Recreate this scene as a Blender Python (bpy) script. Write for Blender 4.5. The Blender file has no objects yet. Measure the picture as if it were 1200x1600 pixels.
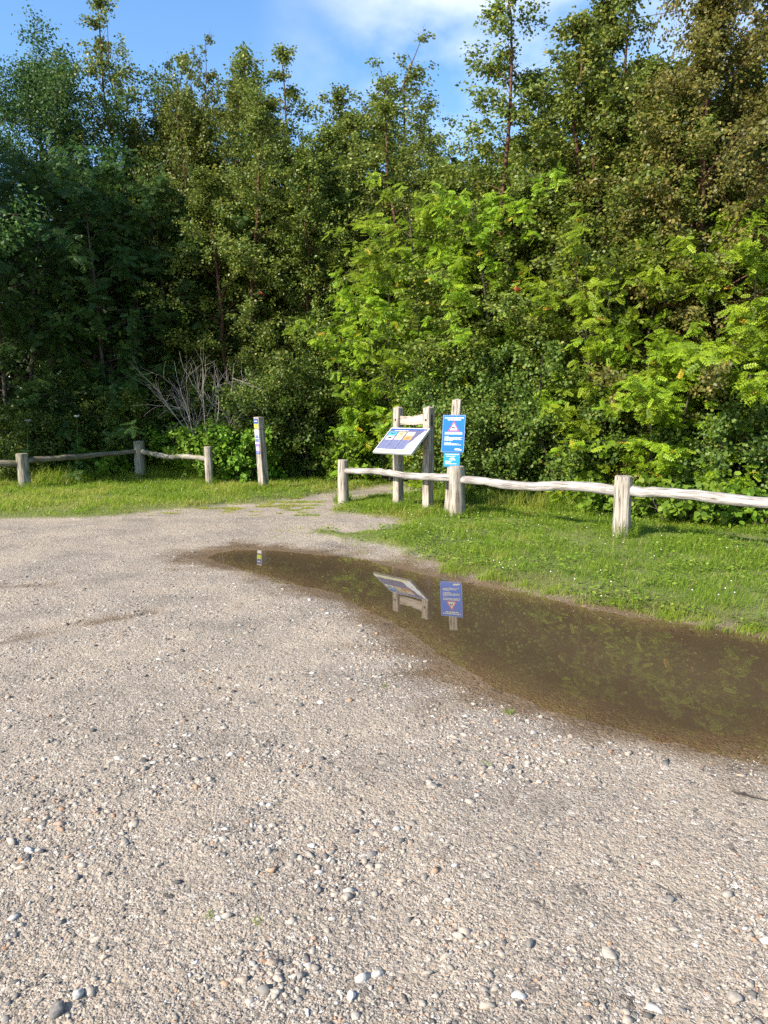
import bpy, math, numpy as np
from mathutils import Vector, Matrix
R = math.radians
D = bpy.data
C = D.collections.new('scene'); bpy.context.scene.collection.children.link(C)
scene = bpy.context.scene
rng = np.random.default_rng(11)
CAM_H, PITCH, F = 1.6, R(7.6), 1180.0

# ------------------------------------------------------------------ helpers
def G(px, py, z=0.0):
    "ground point seen at a photo pixel"
    u, v = (px-600)/F, -(py-800)/F
    dy = math.cos(PITCH)+v*math.sin(PITCH); dz = -math.sin(PITCH)+v*math.cos(PITCH)
    t = (z-CAM_H)/dz
    return (u*t, dy*t)
def poly(pts): return np.array([G(*p) for p in pts])

def sdist(P, x, y):
    "signed distance to polygon P (positive inside)"
    d = np.full(x.shape, 1e9); ins = np.zeros(x.shape, bool)
    n = len(P)
    for i in range(n):
        ax, ay = P[i]; bx, by = P[(i+1) % n]
        ex, ey = bx-ax, by-ay
        t = np.clip(((x-ax)*ex+(y-ay)*ey)/(ex*ex+ey*ey+1e-12), 0, 1)
        d = np.minimum(d, np.hypot(x-ax-t*ex, y-ay-t*ey))
        c = ((ay > y) != (by > y))
        with np.errstate(divide='ignore', invalid='ignore'):
            xi = ex*(y-ay)/(by-ay if by != ay else 1e-12)+ax
        ins ^= c & (x < xi)
    return np.where(ins, d, -d)

def sstep(a, b, x):
    t = np.clip((x-a)/(b-a), 0, 1); return t*t*(3-2*t)

def vnoise(x, y, seed=0):
    "smooth value noise, 0..1"
    xi = np.floor(x).astype(np.int64); yi = np.floor(y).astype(np.int64)
    fx = x-xi; fy = y-yi; fx = fx*fx*(3-2*fx); fy = fy*fy*(3-2*fy)
    def h(a, b):
        n = (a*374761393 + b*668265263 + seed*974711) & 0xffffffff
        n = ((n ^ (n >> 13))*1274126177) & 0xffffffff
        return ((n ^ (n >> 16)) & 0xffff)/65535.0
    return (h(xi, yi)*(1-fx)+h(xi+1, yi)*fx)*(1-fy)+(h(xi, yi+1)*(1-fx)+h(xi+1, yi+1)*fx)*fy
def fbm(x, y, seed=0, o=4):
    s = 0; a = .5
    for k in range(o):
        s = s+a*vnoise(x*2**k, y*2**k, seed+k); a *= .5
    return s

def mesh_np(name, V, Fc, mat=None, rnd=None, uv=None, smooth=False, attrs=None, matidx=None):
    V = np.asarray(V, np.float32); Fc = np.asarray(Fc, np.int32)
    me = D.meshes.new(name); k = Fc.shape[1]; n = len(Fc)
    me.vertices.add(len(V)); me.vertices.foreach_set('co', V.ravel())
    me.loops.add(n*k); me.loops.foreach_set('vertex_index', Fc.ravel())
    me.polygons.add(n); me.polygons.foreach_set('loop_start', np.arange(0, n*k, k, dtype=np.int32))
    if smooth: me.polygons.foreach_set('use_smooth', np.ones(n, bool))
    me.update(calc_edges=True)
    if rnd is not None:
        a = me.attributes.new('rnd', 'FLOAT', 'FACE'); a.data.foreach_set('value', np.asarray(rnd, np.float32))
    for kx, v in (attrs or {}).items():
        a = me.attributes.new(kx, 'FLOAT', 'POINT'); a.data.foreach_set('value', np.asarray(v, np.float32))
    if uv is not None:
        l = me.uv_layers.new(name='UVMap'); l.data.foreach_set('uv', np.asarray(uv, np.float32)[Fc.ravel()].ravel())
    for m in (mat if isinstance(mat, (list, tuple)) else [mat]):
        if m: me.materials.append(m)
    if matidx is not None: me.polygons.foreach_set('material_index', np.asarray(matidx, np.int32))
    return me

def link(name, me, parent=None, loc=(0, 0, 0)):
    o = D.objects.new(name, me); C.objects.link(o); o.location = loc
    if parent: o.parent = parent
    return o
def tag(o, label=None, cat=None, group=None, kind=None):
    for k, v in (('label', label), ('category', cat), ('group', group), ('kind', kind)):
        if v: o[k] = v
    return o
def thing(name, label, cat, loc=(0, 0, 0), rz=0, group=None):
    o = D.objects.new(name, None); C.objects.link(o); o.location = loc; o.rotation_euler = (0, 0, rz)
    o.empty_display_size = .2
    return tag(o, label, cat, group)

class MB:
    "polygon soup with uv and material slots"
    def __init__(s): s.v = []; s.f = []; s.uv = []; s.mi = []; s.m = 0
    def add(s, v, f, uv=None):
        b = len(s.v); s.v += [tuple(p) for p in v]; s.f += [tuple(i+b for i in q) for q in f]
        s.uv += [tuple(p) for p in (uv if uv is not None else [(0, 0)]*len(v))]; s.mi += [s.m]*len(f)
    def box(s, c, d, M=None):
        x, y, z = d[0]/2, d[1]/2, d[2]/2; v = []; uv = []; f = []
        for ax, (a, b, cc) in enumerate(((0, 1, 2), (1, 2, 0), (2, 0, 1))):
            for sg in (-1, 1):
                q = []
                for (p, r) in ((-1, -1), (1, -1), (1, 1), (-1, 1)):
                    w = [0, 0, 0]; w[a] = sg; w[b] = p*sg if sg < 0 else p; w[cc] = r
                    q.append(w)
                i = len(v)
                for w in q:
                    P = Vector((c[0]+w[0]*x, c[1]+w[1]*y, c[2]+w[2]*z))
                    v.append(M @ P if M else P); uv.append((P.x+P.y*1.3+ax, P.z))
                f.append((i, i+1, i+2, i+3))
        s.add(v, f, uv)
    def build(s, name, mats, parent=None, smooth=False, loc=(0, 0, 0), bevel=0):
        me = D.meshes.new(name); me.from_pydata(s.v, [], s.f)
        for m in (mats if isinstance(mats, (list, tuple)) else [mats]): me.materials.append(m)
        l = me.uv_layers.new(name='UVMap')
        vi = np.zeros(len(me.loops), np.int32); me.loops.foreach_get('vertex_index', vi)
        l.data.foreach_set('uv', np.array(s.uv, np.float32)[vi].ravel())
        me.polygons.foreach_set('material_index', np.array(s.mi, np.int32))
        if smooth: me.polygons.foreach_set('use_smooth', np.ones(len(s.f), bool))
        me.update()
        return link(name, me, parent, loc)

def tube_np(pts, rad, n, wob=None, r_=None):
    "open quad tube along pts; returns V, F(quads), UV"
    pts = np.asarray(pts, float); m = len(pts); rad = np.broadcast_to(np.asarray(rad, float), (m,))
    T = np.gradient(pts, axis=0); T /= np.linalg.norm(T, axis=1)[:, None]+1e-9
    up = np.array([0, 0, 1.]) if abs(T[:, 2]).mean() < .8 else np.array([1., 0, 0])
    X = np.cross(up, T); X /= np.linalg.norm(X, axis=1)[:, None]+1e-9
    Y = np.cross(T, X)
    a = np.arange(n)*2*np.pi/n
    rr = rad[:, None]*np.ones(n)[None]
    if wob is not None: rr = rr*wob
    V = pts[:, None]+rr[..., None]*(np.cos(a)[None, :, None]*X[:, None]+np.sin(a)[None, :, None]*Y[:, None])
    i, j = np.meshgrid(np.arange(m-1), np.arange(n), indexing='ij')
    Fq = np.stack([i*n+j, i*n+(j+1) % n, (i+1)*n+(j+1) % n, (i+1)*n+j], -1).reshape(-1, 4)
    L = np.concatenate([[0], np.cumsum(np.linalg.norm(np.diff(pts, axis=0), axis=1))])
    UV = np.stack(np.broadcast_arrays((np.abs(((a/np.pi)+1) % 2-1)*rad.max()*3)[None, :], L[:, None]), -1).reshape(-1, 2)
    return V.reshape(-1, 3), Fq, UV

def merge(parts):
    V = []; Fc = []; U = []; b = 0
    for v, f, u in parts:
        V.append(v); Fc.append(f+b); U.append(u); b += len(v)
    return np.concatenate(V), np.concatenate(Fc), np.concatenate(U)

# ------------------------------------------------------------------ materials
def newmat(name):
    m = D.materials.new(name); m.use_nodes = True; nt = m.node_tree; nt.nodes.clear()
    out = nt.nodes.new('ShaderNodeOutputMaterial')
    def N(t, **kw):
        n = nt.nodes.new('ShaderNode'+t)
        for k, v in kw.items():
            if k in n.inputs.keys() if isinstance(k, str) else False: n.inputs[k].default_value = v
            else: setattr(n, k, v)
        return n
    def S(node, **kw):
        for k, v in kw.items(): node.inputs[k].default_value = v
        return node
    return m, nt, out, N, lambda a, b: nt.links.new(a, b)
def ramp(N, stops, interp='LINEAR'):
    r = N('ValToRGB'); e = r.color_ramp.elements; r.color_ramp.interpolation = interp
    while len(e) < len(stops): e.new(.5)
    for i, (p, c) in enumerate(stops): e[i].position = p; e[i].color = (*c, 1)
    return r
def setin(n, name, v): n.inputs[name].default_value = v

def plain(name, col, rough=.5, spec=.5, metal=0, noise=.12, scale=30):
    m, nt, out, N, L = newmat(name)
    b = N('BsdfPrincipled'); setin(b, 'Roughness', rough); setin(b, 'Metallic', metal); setin(b, 'Specular IOR Level', spec)
    tc = N('TexCoord'); no = N('TexNoise'); setin(no, 'Scale', scale); setin(no, 'Detail', 5)
    L(tc.outputs['Object'], no.inputs['Vector'])
    lo = tuple(c*(1-noise) for c in col); hi = tuple(min(1, c*(1+noise)) for c in col)
    r = ramp(N, [(.3, lo), (.7, hi)]); L(no.outputs['Fac'], r.inputs[0]); L(r.outputs[0], b.inputs['Base Color'])
    L(b.outputs[0], out.inputs[0]); return m

def wood(name, dark, mid, light, green=None, bump=.6, crack=1.0):
    "weathered wood; grain runs along uv v"
    m, nt, out, N, L = newmat(name)
    b = N('BsdfPrincipled'); setin(b, 'Roughness', .85); setin(b, 'Specular IOR Level', .2)
    uv = N('UVMap'); ob = N('ObjectInfo')
    mp = N('Mapping'); setin(mp, 'Scale', (70, 3.2, 1)); L(uv.outputs[0], mp.inputs[0])
    ad = N('VectorMath', operation='ADD'); L(mp.outputs[0], ad.inputs[0])
    mu = N('VectorMath', operation='SCALE'); mu.inputs[0].default_value = (31, 17, 57); L(ob.outputs['Random'], mu.inputs['Scale']); L(mu.outputs[0], ad.inputs[1])
    n1 = N('TexNoise'); setin(n1, 'Scale', 1.0); setin(n1, 'Detail', 6); setin(n1, 'Roughness', .62); setin(n1, 'Distortion', .6); L(ad.outputs[0], n1.inputs['Vector'])
    mp2 = N('Mapping'); setin(mp2, 'Scale', (14, 4, 1)); L(uv.outputs[0], mp2.inputs[0])
    ad2 = N('VectorMath', operation='ADD'); L(mp2.outputs[0], ad2.inputs[0]); L(mu.outputs[0], ad2.inputs[1])
    n2 = N('TexNoise'); setin(n2, 'Scale', 1.0); setin(n2, 'Detail', 4); L(ad2.outputs[0], n2.inputs['Vector'])
    r = ramp(N, [(.40, dark), (.47, mid), (.57, light), (.8, tuple(min(1, c*1.12) for c in light))]); L(n1.outputs['Fac'], r.inputs[0])
    mx = N('MixRGB', blend_type='MULTIPLY'); mx.inputs[0].default_value = .75
    r2 = ramp(N, [(.3, (.55, .52, .48)), (.6, (1, 1, 1))]); L(n2.outputs['Fac'], r2.inputs[0])
    L(r.outputs[0], mx.inputs[1]); L(r2.outputs[0], mx.inputs[2]); last = mx.outputs[0]
    if green:
        tc = N('TexCoord'); n3 = N('TexNoise'); setin(n3, 'Scale', 3.5); setin(n3, 'Detail', 6); L(tc.outputs['Object'], n3.inputs['Vector'])
        r3 = ramp(N, [(.52, (0, 0, 0)), (.7, (.55, .55, .55))]); L(n3.outputs['Fac'], r3.inputs[0])
        m3 = N('MixRGB'); m3.inputs[2].default_value = (*green, 1); L(r3.outputs[0], m3.inputs[0]); L(last, m3.inputs[1]); last = m3.outputs[0]
    L(last, b.inputs['Base Color'])
    bp = N('Bump'); setin(bp, 'Strength', bump); setin(bp, 'Distance', .012); L(n1.outputs['Fac'], bp.inputs['Height']); L(bp.outputs[0], b.inputs['Normal'])
    L(b.outputs[0], out.inputs[0]); return m

def leafmat(name, cols, trans=(.30, .42, .06), tmix=.3, rough=.42, var=.2, autumn=None):
    "leaf: colour from a per-leaf random value, per-plant shift, translucency"
    m, nt, out, N, L = newmat(name)
    b = N('BsdfPrincipled'); setin(b, 'Roughness', rough+.1); setin(b, 'Specular IOR Level', .26)
    at = N('Attribute', attribute_name='rnd'); ob = N('ObjectInfo')
    r = ramp(N, cols); L(at.outputs['Fac'], r.inputs[0])
    hs = N('HueSaturation'); setin(hs, 'Saturation', 1.08); L(r.outputs[0], hs.inputs['Color'])
    mr = N('MapRange'); setin(mr, 'To Min', 1-var); setin(mr, 'To Max', 1+var*.6); L(ob.outputs['Random'], mr.inputs['Value']); L(mr.outputs[0], hs.inputs['Value'])
    mh = N('MapRange'); setin(mh, 'To Min', .487); setin(mh, 'To Max', .513); L(ob.outputs['Random'], mh.inputs['Value']); L(mh.outputs[0], hs.inputs['Hue'])
    L(hs.outputs[0], b.inputs['Base Color'])
    t = N('BsdfTranslucent'); mx2 = N('MixRGB', blend_type='MIX'); mx2.inputs[0].default_value = .5
    L(hs.outputs[0], mx2.inputs[1]); mx2.inputs[2].default_value = (*trans, 1); L(mx2.outputs[0], t.inputs[0])
    ms = N('MixShader'); ms.inputs[0].default_value = tmix; L(b.outputs[0], ms.inputs[1]); L(t.outputs[0], ms.inputs[2])
    L(ms.outputs[0], out.inputs[0]); return m

def barkmat(name, dark, light):
    m, nt, out, N, L = newmat(name)
    b = N('BsdfPrincipled'); setin(b, 'Roughness', .9); setin(b, 'Specular IOR Level', .2)
    tc = N('TexCoord'); mp = N('Mapping'); setin(mp, 'Scale', (9, 9, 22)); L(tc.outputs['Object'], mp.inputs[0])
    n = N('TexNoise'); setin(n, 'Scale', 1.0); setin(n, 'Detail', 6); L(mp.outputs[0], n.inputs['Vector'])
    r = ramp(N, [(.35, dark), (.65, light)]); L(n.outputs['Fac'], r.inputs[0]); L(r.outputs[0], b.inputs['Base Color'])
    bp = N('Bump'); setin(bp, 'Strength', .5); setin(bp, 'Distance', .01); L(n.outputs['Fac'], bp.inputs['Height']); L(bp.outputs[0], b.inputs['Normal'])
    L(b.outputs[0], out.inputs[0]); return m

M = {}
M['birch_leaf'] = leafmat('birch_leaf', [(0, (.055, .085, .018)), (.35, (.095, .130, .026)), (.7, (.155, .185, .036)), (.93, (.22, .23, .05)), (1, (.36, .30, .07))], trans=(.26, .30, .05), rough=.36)
M['birch_leaf_brown'] = leafmat('birch_leaf_brown', [(0, (.070, .080, .020)), (.4, (.120, .125, .030)), (.75, (.18, .165, .04)), (1, (.30, .23, .07))], trans=(.28, .26, .05), rough=.36)
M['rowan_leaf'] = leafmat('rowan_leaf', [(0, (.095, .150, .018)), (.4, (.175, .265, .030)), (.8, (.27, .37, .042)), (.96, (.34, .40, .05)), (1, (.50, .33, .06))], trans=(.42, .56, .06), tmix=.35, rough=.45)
M['rowan_leaf_dark'] = leafmat('rowan_leaf_dark', [(0, (.030, .065, .018)), (.5, (.050, .100, .024)), (.95, (.085, .14, .030)), (1, (.13, .15, .03))], trans=(.13, .24, .05), rough=.45)  # rowan green darkened: the left corner's shade is put into the colour
M['shrub_leaf'] = leafmat('shrub_leaf', [(0, (.050, .085, .018)), (.45, (.090, .140, .028)), (.85, (.145, .19, .040)), (1, (.26, .22, .06))], trans=(.22, .32, .05), rough=.4)
M['bramble_leaf'] = leafmat('bramble_leaf', [(0, (.075, .14, .018)), (.5, (.13, .22, .028)), (.9, (.19, .28, .045)), (1, (.25, .29, .07))], trans=(.30, .46, .06), rough=.5)
M['thicket_leaf_shaded'] = leafmat('thicket_leaf_shaded', [(0, (.014, .026, .010)), (.6, (.024, .042, .014)), (1, (.042, .06, .018))], trans=(.08, .13, .03), tmix=.2)  # leaf colour taken near black to paint the shade inside the wood
M['grass'] = leafmat('grass', [(0, (.095, .150, .022)), (.4, (.165, .250, .034)), (.8, (.25, .32, .046)), (.94, (.34, .33, .08)), (1, (.50, .42, .18))], trans=(.42, .55, .07), tmix=.52, rough=.55, var=.0)
M['weed'] = leafmat('weed', [(0, (.090, .16, .024)), (.6, (.155, .25, .036)), (1, (.24, .30, .06))], trans=(.30, .44, .06), rough=.5, var=.1)
M['bark_birch'] = barkmat('bark_birch', (.035, .018, .011), (.13, .065, .04))
M['bark_grey'] = barkmat('bark_grey', (.03, .025, .02), (.11, .09, .07))
M['dead_wood'] = barkmat('dead_wood', (.17, .145, .125), (.36, .31, .27))
M['post_wood'] = wood('post_wood', (0.111, 0.089, 0.068), (0.306, 0.264, 0.212), (0.425, 0.374, 0.315))
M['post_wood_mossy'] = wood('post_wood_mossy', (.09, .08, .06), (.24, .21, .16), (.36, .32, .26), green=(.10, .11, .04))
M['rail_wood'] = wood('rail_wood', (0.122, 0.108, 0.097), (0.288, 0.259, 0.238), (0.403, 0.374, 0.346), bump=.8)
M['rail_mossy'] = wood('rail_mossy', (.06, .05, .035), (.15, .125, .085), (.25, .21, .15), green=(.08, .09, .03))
M['berry'] = plain('berry', (.40, .085, .03), .5)
M['umbel'] = plain('umbel', (.55, .53, .48), .8)
M['flower'] = plain('flower', (.75, .74, .68), .8)
M['white'] = plain('sign_white', (.56, .56, .55), .4)
M['blue'] = plain('sign_blue', (.004, .125, .55), .3, noise=.05)
M['cyan'] = plain('sign_light_blue', (.010, .22, .56), .3, noise=.05)
M['red'] = plain('sign_red', (.55, .05, .09), .4)
M['black'] = plain('sign_black', (.02, .02, .022), .5)
M['violet'] = plain('panel_violet', (.085, .085, .15), .4)
M['violet_light'] = plain('panel_violet_light', (.145, .16, .27), .4)
M['yellow'] = plain('panel_yellow', (.55, .52, .20), .4)
M['lime'] = plain('marker_lime', (.42, .50, .05), .4)
M['navy'] = plain('marker_navy', (.02, .06, .26), .4)
M['purple'] = plain('marker_purple', (.20, .12, .35), .4)
M['sky_tile'] = plain('tile_sky', (.06, .27, .48), .4)
M['tan_tile'] = plain('tile_tan', (.38, .33, .19), .4, noise=.35, scale=60)
M['orange_tile'] = plain('tile_orange', (.45, .22, .07), .4, noise=.35, scale=60)
M['pale_tile'] = plain('tile_pale', (.42, .33, .28), .4, noise=.4, scale=60)
M['panel_edge'] = plain('panel_edge', (.42, .42, .40), .45)
M['steel'] = plain('steel', (.35, .35, .34), .4, metal=.8)
M['bolt_and_slot_shade'] = plain('bolt_and_slot_shade', (.03, .022, .016), .9)  # bolt colour, also the painted shade of the slot in the post

# ------------------------------------------------------------------ ground layout
WATER = -0.012
puddle = poly([(312, 870), (336, 861), (372, 856), (430, 858), (480, 862), (530, 868), (600, 879), (660, 892), (720, 907), (800, 922), (880, 939), (960, 953), (1030, 966), (1110, 977), (1200, 992), (1330, 1012), (1480, 1060),
               (1560, 1130), (1450, 1172), (1330, 1180), (1200, 1177), (1120, 1170), (1030, 1155), (930, 1132), (840, 1102), (760, 1076), (700, 1038), (650, 1002), (610, 974), (570, 948), (520, 926), (450, 906), (385, 888), (335, 879)])
grass_r = poly([(508, 799), (528, 784), (570, 780), (612, 775), (670, 768), (800, 768), (950, 775), (1200, 785), (1500, 800), (1800, 1100), (1500, 1085), (1340, 1020), (1200, 996), (1100, 975), (1000, 959), (930, 946), (850, 929), (780, 912),
                (720, 897), (690, 887), (640, 870), (600, 859), (560, 851), (520, 844), (478, 833), (482, 827), (540, 831), (592, 829), (618, 820), (604, 811), (560, 807)])
grass_l = poly([(-500, 835), (-200, 824), (0, 814), (100, 812), (180, 808), (240, 801), (300, 796), (360, 790), (420, 787), (470, 780), (512, 772), (560, 767), (620, 758), (690, 751), (690, 738), (300, 733), (-300, 733), (-900, 745)])
forest = np.array([(-40, 16.7), (-7.5, 16.4), (-5.3, 17.4), (-3, 17.2), (-1.5, 18.0), (.2, 18.6), (1.0, 15.2), (2.6, 13.0), (4.2, 12.0), (6.2, 10.8), (9, 9.2), (30, -4), (60, 60), (-60, 60)])
ruts = [(poly([(-60, 1012), (235, 955)]), .10, 1.0), (poly([(-60, 915), (75, 912)]), .13, .9), (poly([(300, 868), (560, 912)]), .25, .35)]

def fields(x, y):
    n1 = fbm(x*1.1, y*1.1, 3); n2 = fbm(x*4, y*4, 9); n3 = fbm(x*14, y*14, 21, 3)
    d0 = sdist(puddle, x, y)
    dp = d0+(n1-.47)*.25+(n2-.47)*.34*sstep(-.1, -.6, -np.abs(d0)-.1)+(n2-.47)*.22+(n3-.45)*.10
    gm = np.maximum(sdist(grass_r, x, y), sdist(grass_l, x, y))+(n2-.47)*.35+(n3-.45)*.14
    fm = sdist(forest, x, y)+(n2-.47)*.6
    return dp, gm, fm, n1, n2, n3
def height(x, y, f=None):
    dp, gm, fm, n1, n2, n3 = f if f is not None else fields(x, y)
    z = (n1-.47)*.035+(n2-.47)*.016+(n3-.45)*.009
    near = sstep(-.9, .05, dp)
    z = z*(1-.55*near)
    z = z+np.where(dp > 0, WATER-.060*(1-np.exp(-(dp/1.0)**1.4)), np.minimum(0, WATER-dp*.022))
    z = z+.055*sstep(-.12, .55, np.maximum(gm, fm))
    for P, w, s in ruts[:2]:
        d = np.abs(sdist(P, x, y)); z = z-.018*s*np.exp(-(d/w)**2)
    return z
def hz(x, y):
    return float(height(np.array([float(x)]), np.array([float(y)]))[0])

def axis(segs):
    a = []
    for s, e, st in segs: a += list(np.arange(s, e, st))
    return np.array(a+[segs[-1][1]])
xs = axis([(-400, -40, 40), (-40, -12, 2), (-12, -5, .2), (-5, -2.4, .05), (-2.4, 2.6, .028), (2.6, 6, .05), (6, 12, .3), (12, 40, 2), (40, 400, 40)])
ys = axis([(-60, -4, 4), (-4, 1, .3), (1, 4.5, .028), (4.5, 9, .036), (9, 13, .07), (13, 19, .15), (19, 40, 1.5), (40, 640, 40)])
X, Y = np.meshgrid(xs, ys)
fx = fields(X.ravel(), Y.ravel()); Z = height(X.ravel(), Y.ravel(), fx)
nx, ny = len(xs), len(ys)
i, j = np.meshgrid(np.arange(ny-1), np.arange(nx-1), indexing='ij')
Q = np.stack([i*nx+j, i*nx+j+1, (i+1)*nx+j+1, (i+1)*nx+j], -1).reshape(-1, 4)
damp = np.zeros(X.size)
for P, w, s in ruts:
    d = np.abs(sdist(P, X.ravel(), Y.ravel())); damp = np.maximum(damp, s*np.exp(-(d/w)**2)*sstep(.22, .5, fx[4]))
# dampness rising out of the puddle, silt on its bed
wet = np.maximum(np.maximum(sstep(-.50, .02, fx[0]+(fx[4]-.47)*.22+(fx[3]-.47)*.22)**1.2, sstep(-.16, -.02, fx[0])), damp*.8)
wet = np.maximum(wet, .75*sstep(-.55, -.1, fx[1])*sstep(-.75, -.1, fx[0]))
# ---- ground material
m, nt, out, N, L = newmat('gravel_ground')
b = N('BsdfPrincipled'); setin(b, 'Specular IOR Level', .25)
geo = N('NewGeometry'); pos = geo.outputs['Position']
aw = N('Attribute', attribute_name='wet'); ag = N('Attribute', attribute_name='soil'); asl = N('Attribute', attribute_name='silt')
def voro(scale, feature='F1'):
    v = N('TexVoronoi'); v.feature = feature; setin(v, 'Scale', scale); L(pos, v.inputs['Vector']); return v
def nz(scale, det=5, rough=.6):
    n = N('TexNoise'); setin(n, 'Scale', scale); setin(n, 'Detail', det); setin(n, 'Roughness', rough); L(pos, n.inputs['Vector']); return n
v1, v2, v3 = voro(165), voro(80), voro(36)
def cellfac(v):
    s = N('SeparateColor'); L(v.outputs['Color'], s.inputs[0]); return s.outputs
grit = [(0, (.05, .047, .043)), (.06, (0.112, 0.105, 0.103)), (.18, (0.216, 0.192, 0.169)), (.42, (0.320, 0.284, 0.241)), (.62, (0.380, 0.340, 0.290)), (.78, (0.337, 0.271, 0.223)), (.9, (0.449, 0.419, 0.374)), (1, (0.570, 0.550, 0.517))]
c1, c2, c3 = cellfac(v1), cellfac(v2), cellfac(v3)
r1 = ramp(N, grit); L(c1[0], r1.inputs[0]); r2 = ramp(N, grit); L(c2[0], r2.inputs[0]); r3 = ramp(N, grit); L(c3[0], r3.inputs[0])
big = nz(1.3, 4); med = nz(7, 6)
sel2 = N('Math', operation='GREATER_THAN'); sel2.inputs[1].default_value = .62; L(c2[1], sel2.inputs[0])
sel3 = N('Math', operation='GREATER_THAN'); sel3.inputs[1].default_value = .86; L(c3[1], sel3.inputs[0])
mA = N('MixRGB'); L(sel2.outputs[0], mA.inputs[0]); L(r1.outputs[0], mA.inputs[1]); L(r2.outputs[0], mA.inputs[2])
mB = N('MixRGB'); L(sel3.outputs[0], mB.inputs[0]); L(mA.outputs[0], mB.inputs[1]); L(r3.outputs[0], mB.inputs[2])
# fine sandy matrix between grains
sand = ramp(N, [(.3, (0.243, 0.211, 0.172)), (.7, (0.324, 0.288, 0.240))]); fine = nz(260, 3); L(fine.outputs['Fac'], sand.inputs[0])
sm = ramp(N, [(.38, (.10, .10, .10)), (.62, (.62, .62, .62))]); L(med.outputs['Fac'], sm.inputs[0])
mC = N('MixRGB'); L(sm.outputs[0], mC.inputs[0]); L(mB.outputs[0], mC.inputs[1]); L(sand.outputs[0], mC.inputs[2])
tint = ramp(N, [(.32, (.64, .60, .56)), (.48, (.90, .835, .76)), (.64, (1.05, .955, .84))]); L(big.outputs['Fac'], tint.inputs[0])
mD = N('MixRGB', blend_type='MULTIPLY'); mD.inputs[0].default_value = .9; L(mC.outputs[0], mD.inputs[1]); L(tint.outputs[0], mD.inputs[2])
# soil / forest floor
soil = ramp(N, [(.3, (.070, .068, .026)), (.5, (.125, .14, .042)), (.72, (.15, .19, .042))]); L(nz(22, 7).outputs['Fac'], soil.inputs[0])
lit = ramp(N, [(.35, (.022, .017, .010)), (.7, (.060, .045, .026))]); L(nz(18, 7).outputs['Fac'], lit.inputs[0])
af = N('Attribute', attribute_name='litter'); mS = N('MixRGB'); L(af.outputs['Fac'], mS.inputs[0]); L(soil.outputs[0], mS.inputs[1]); L(lit.outputs[0], mS.inputs[2])
mE = N('MixRGB'); L(ag.outputs['Fac'], mE.inputs[0]); L(mD.outputs[0], mE.inputs[1]); L(mS.outputs[0], mE.inputs[2])
# damp earth
wetc = N('MixRGB', blend_type='MULTIPLY'); wetc.inputs[0].default_value = 1; L(mE.outputs[0], wetc.inputs[1]); wetc.inputs[2].default_value = (.46, .37, .27, 1)
mF = N('MixRGB'); L(aw.outputs['Fac'], mF.inputs[0]); L(mE.outputs[0], mF.inputs[1]); L(wetc.outputs[0], mF.inputs[2])
silt = ramp(N, [(.3, (.105, .076, .046)), (.7, (.15, .112, .070))]); L(nz(5, 6).outputs['Fac'], silt.inputs[0])
mG = N('MixRGB'); L(asl.outputs['Fac'], mG.inputs[0]); L(mF.outputs[0], mG.inputs[1]); L(silt.outputs[0], mG.inputs[2])
L(mG.outputs[0], b.inputs['Base Color'])
rr = N('MapRange'); setin(rr, 'To Min', .9); setin(rr, 'To Max', .55); L(aw.outputs['Fac'], rr.inputs['Value']); L(rr.outputs[0], b.inputs['Roughness'])
# bump: grains
def inv(sock, k):
    mm = N('Math', operation='MULTIPLY'); mm.inputs[1].default_value = k; L(sock, mm.inputs[0]); return mm.outputs[0]
def add(a_, b_):
    mm = N('Math', operation='ADD'); L(a_, mm.inputs[0]); L(b_, mm.inputs[1]); return mm.outputs[0]
hsum = add(add(inv(v1.outputs['Distance'], -.5), inv(v2.outputs['Distance'], -1.0)), add(inv(v3.outputs['Distance'], -1.2), inv(nz(90, 4).outputs['Fac'], 1.2)))
bs = N('MapRange'); setin(bs, 'To Min', .62); setin(bs, 'To Max', .25); L(asl.outputs['Fac'], bs.inputs['Value'])
bp = N('Bump'); setin(bp, 'Distance', .010); L(bs.outputs[0], bp.inputs['Strength']); L(hsum, bp.inputs['Height']); L(bp.outputs[0], b.inputs['Normal'])
L(b.outputs[0], out.inputs[0]); M['ground'] = m
me = mesh_np('ground', np.stack([X.ravel(), Y.ravel(), Z], 1), Q, m, smooth=True,
             attrs={'wet': wet, 'soil': np.maximum(sstep(-.02, .22, fx[1]), sstep(-.1, .4, fx[2])), 'silt': sstep(-.05, .55, fx[0]), 'litter': sstep(-.3, .6, fx[2])})
tag(link('ground', me), kind='structure')

# ---- puddle water
m, nt, out, N, L = newmat('puddle_water')
fr = N('Fresnel'); setin(fr, 'IOR', 1.33); gl = N('BsdfGlossy'); setin(gl, 'Roughness', 0.0); gl.inputs[0].default_value = (.95, .95, .95, 1)
geo = N('NewGeometry')
io = N('MapRange'); setin(io, 'To Min', 1.33); setin(io, 'To Max', 1/1.33); L(geo.outputs['Backfacing'], io.inputs['Value']); L(io.outputs[0], fr.inputs['IOR'])   # thin sheet: same index from both sides
n1 = N('TexNoise'); setin(n1, 'Scale', 3.0); setin(n1, 'Detail', 2); L(geo.outputs['Position'], n1.inputs['Vector'])
bp = N('Bump'); setin(bp, 'Strength', .05); setin(bp, 'Distance', .004); L(n1.outputs['Fac'], bp.inputs['Height']); L(bp.outputs[0], gl.inputs['Normal'])
tr = N('BsdfTransparent'); tr.inputs[0].default_value = (.94, .89, .80, 1)
df = N('BsdfDiffuse'); df.inputs[0].default_value = (.074, .051, .029, 1)
am = N('Attribute', attribute_name='murk'); m1 = N('MixShader'); L(am.outputs['Fac'], m1.inputs[0]); L(tr.outputs[0], m1.inputs[1]); L(df.outputs[0], m1.inputs[2])
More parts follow.
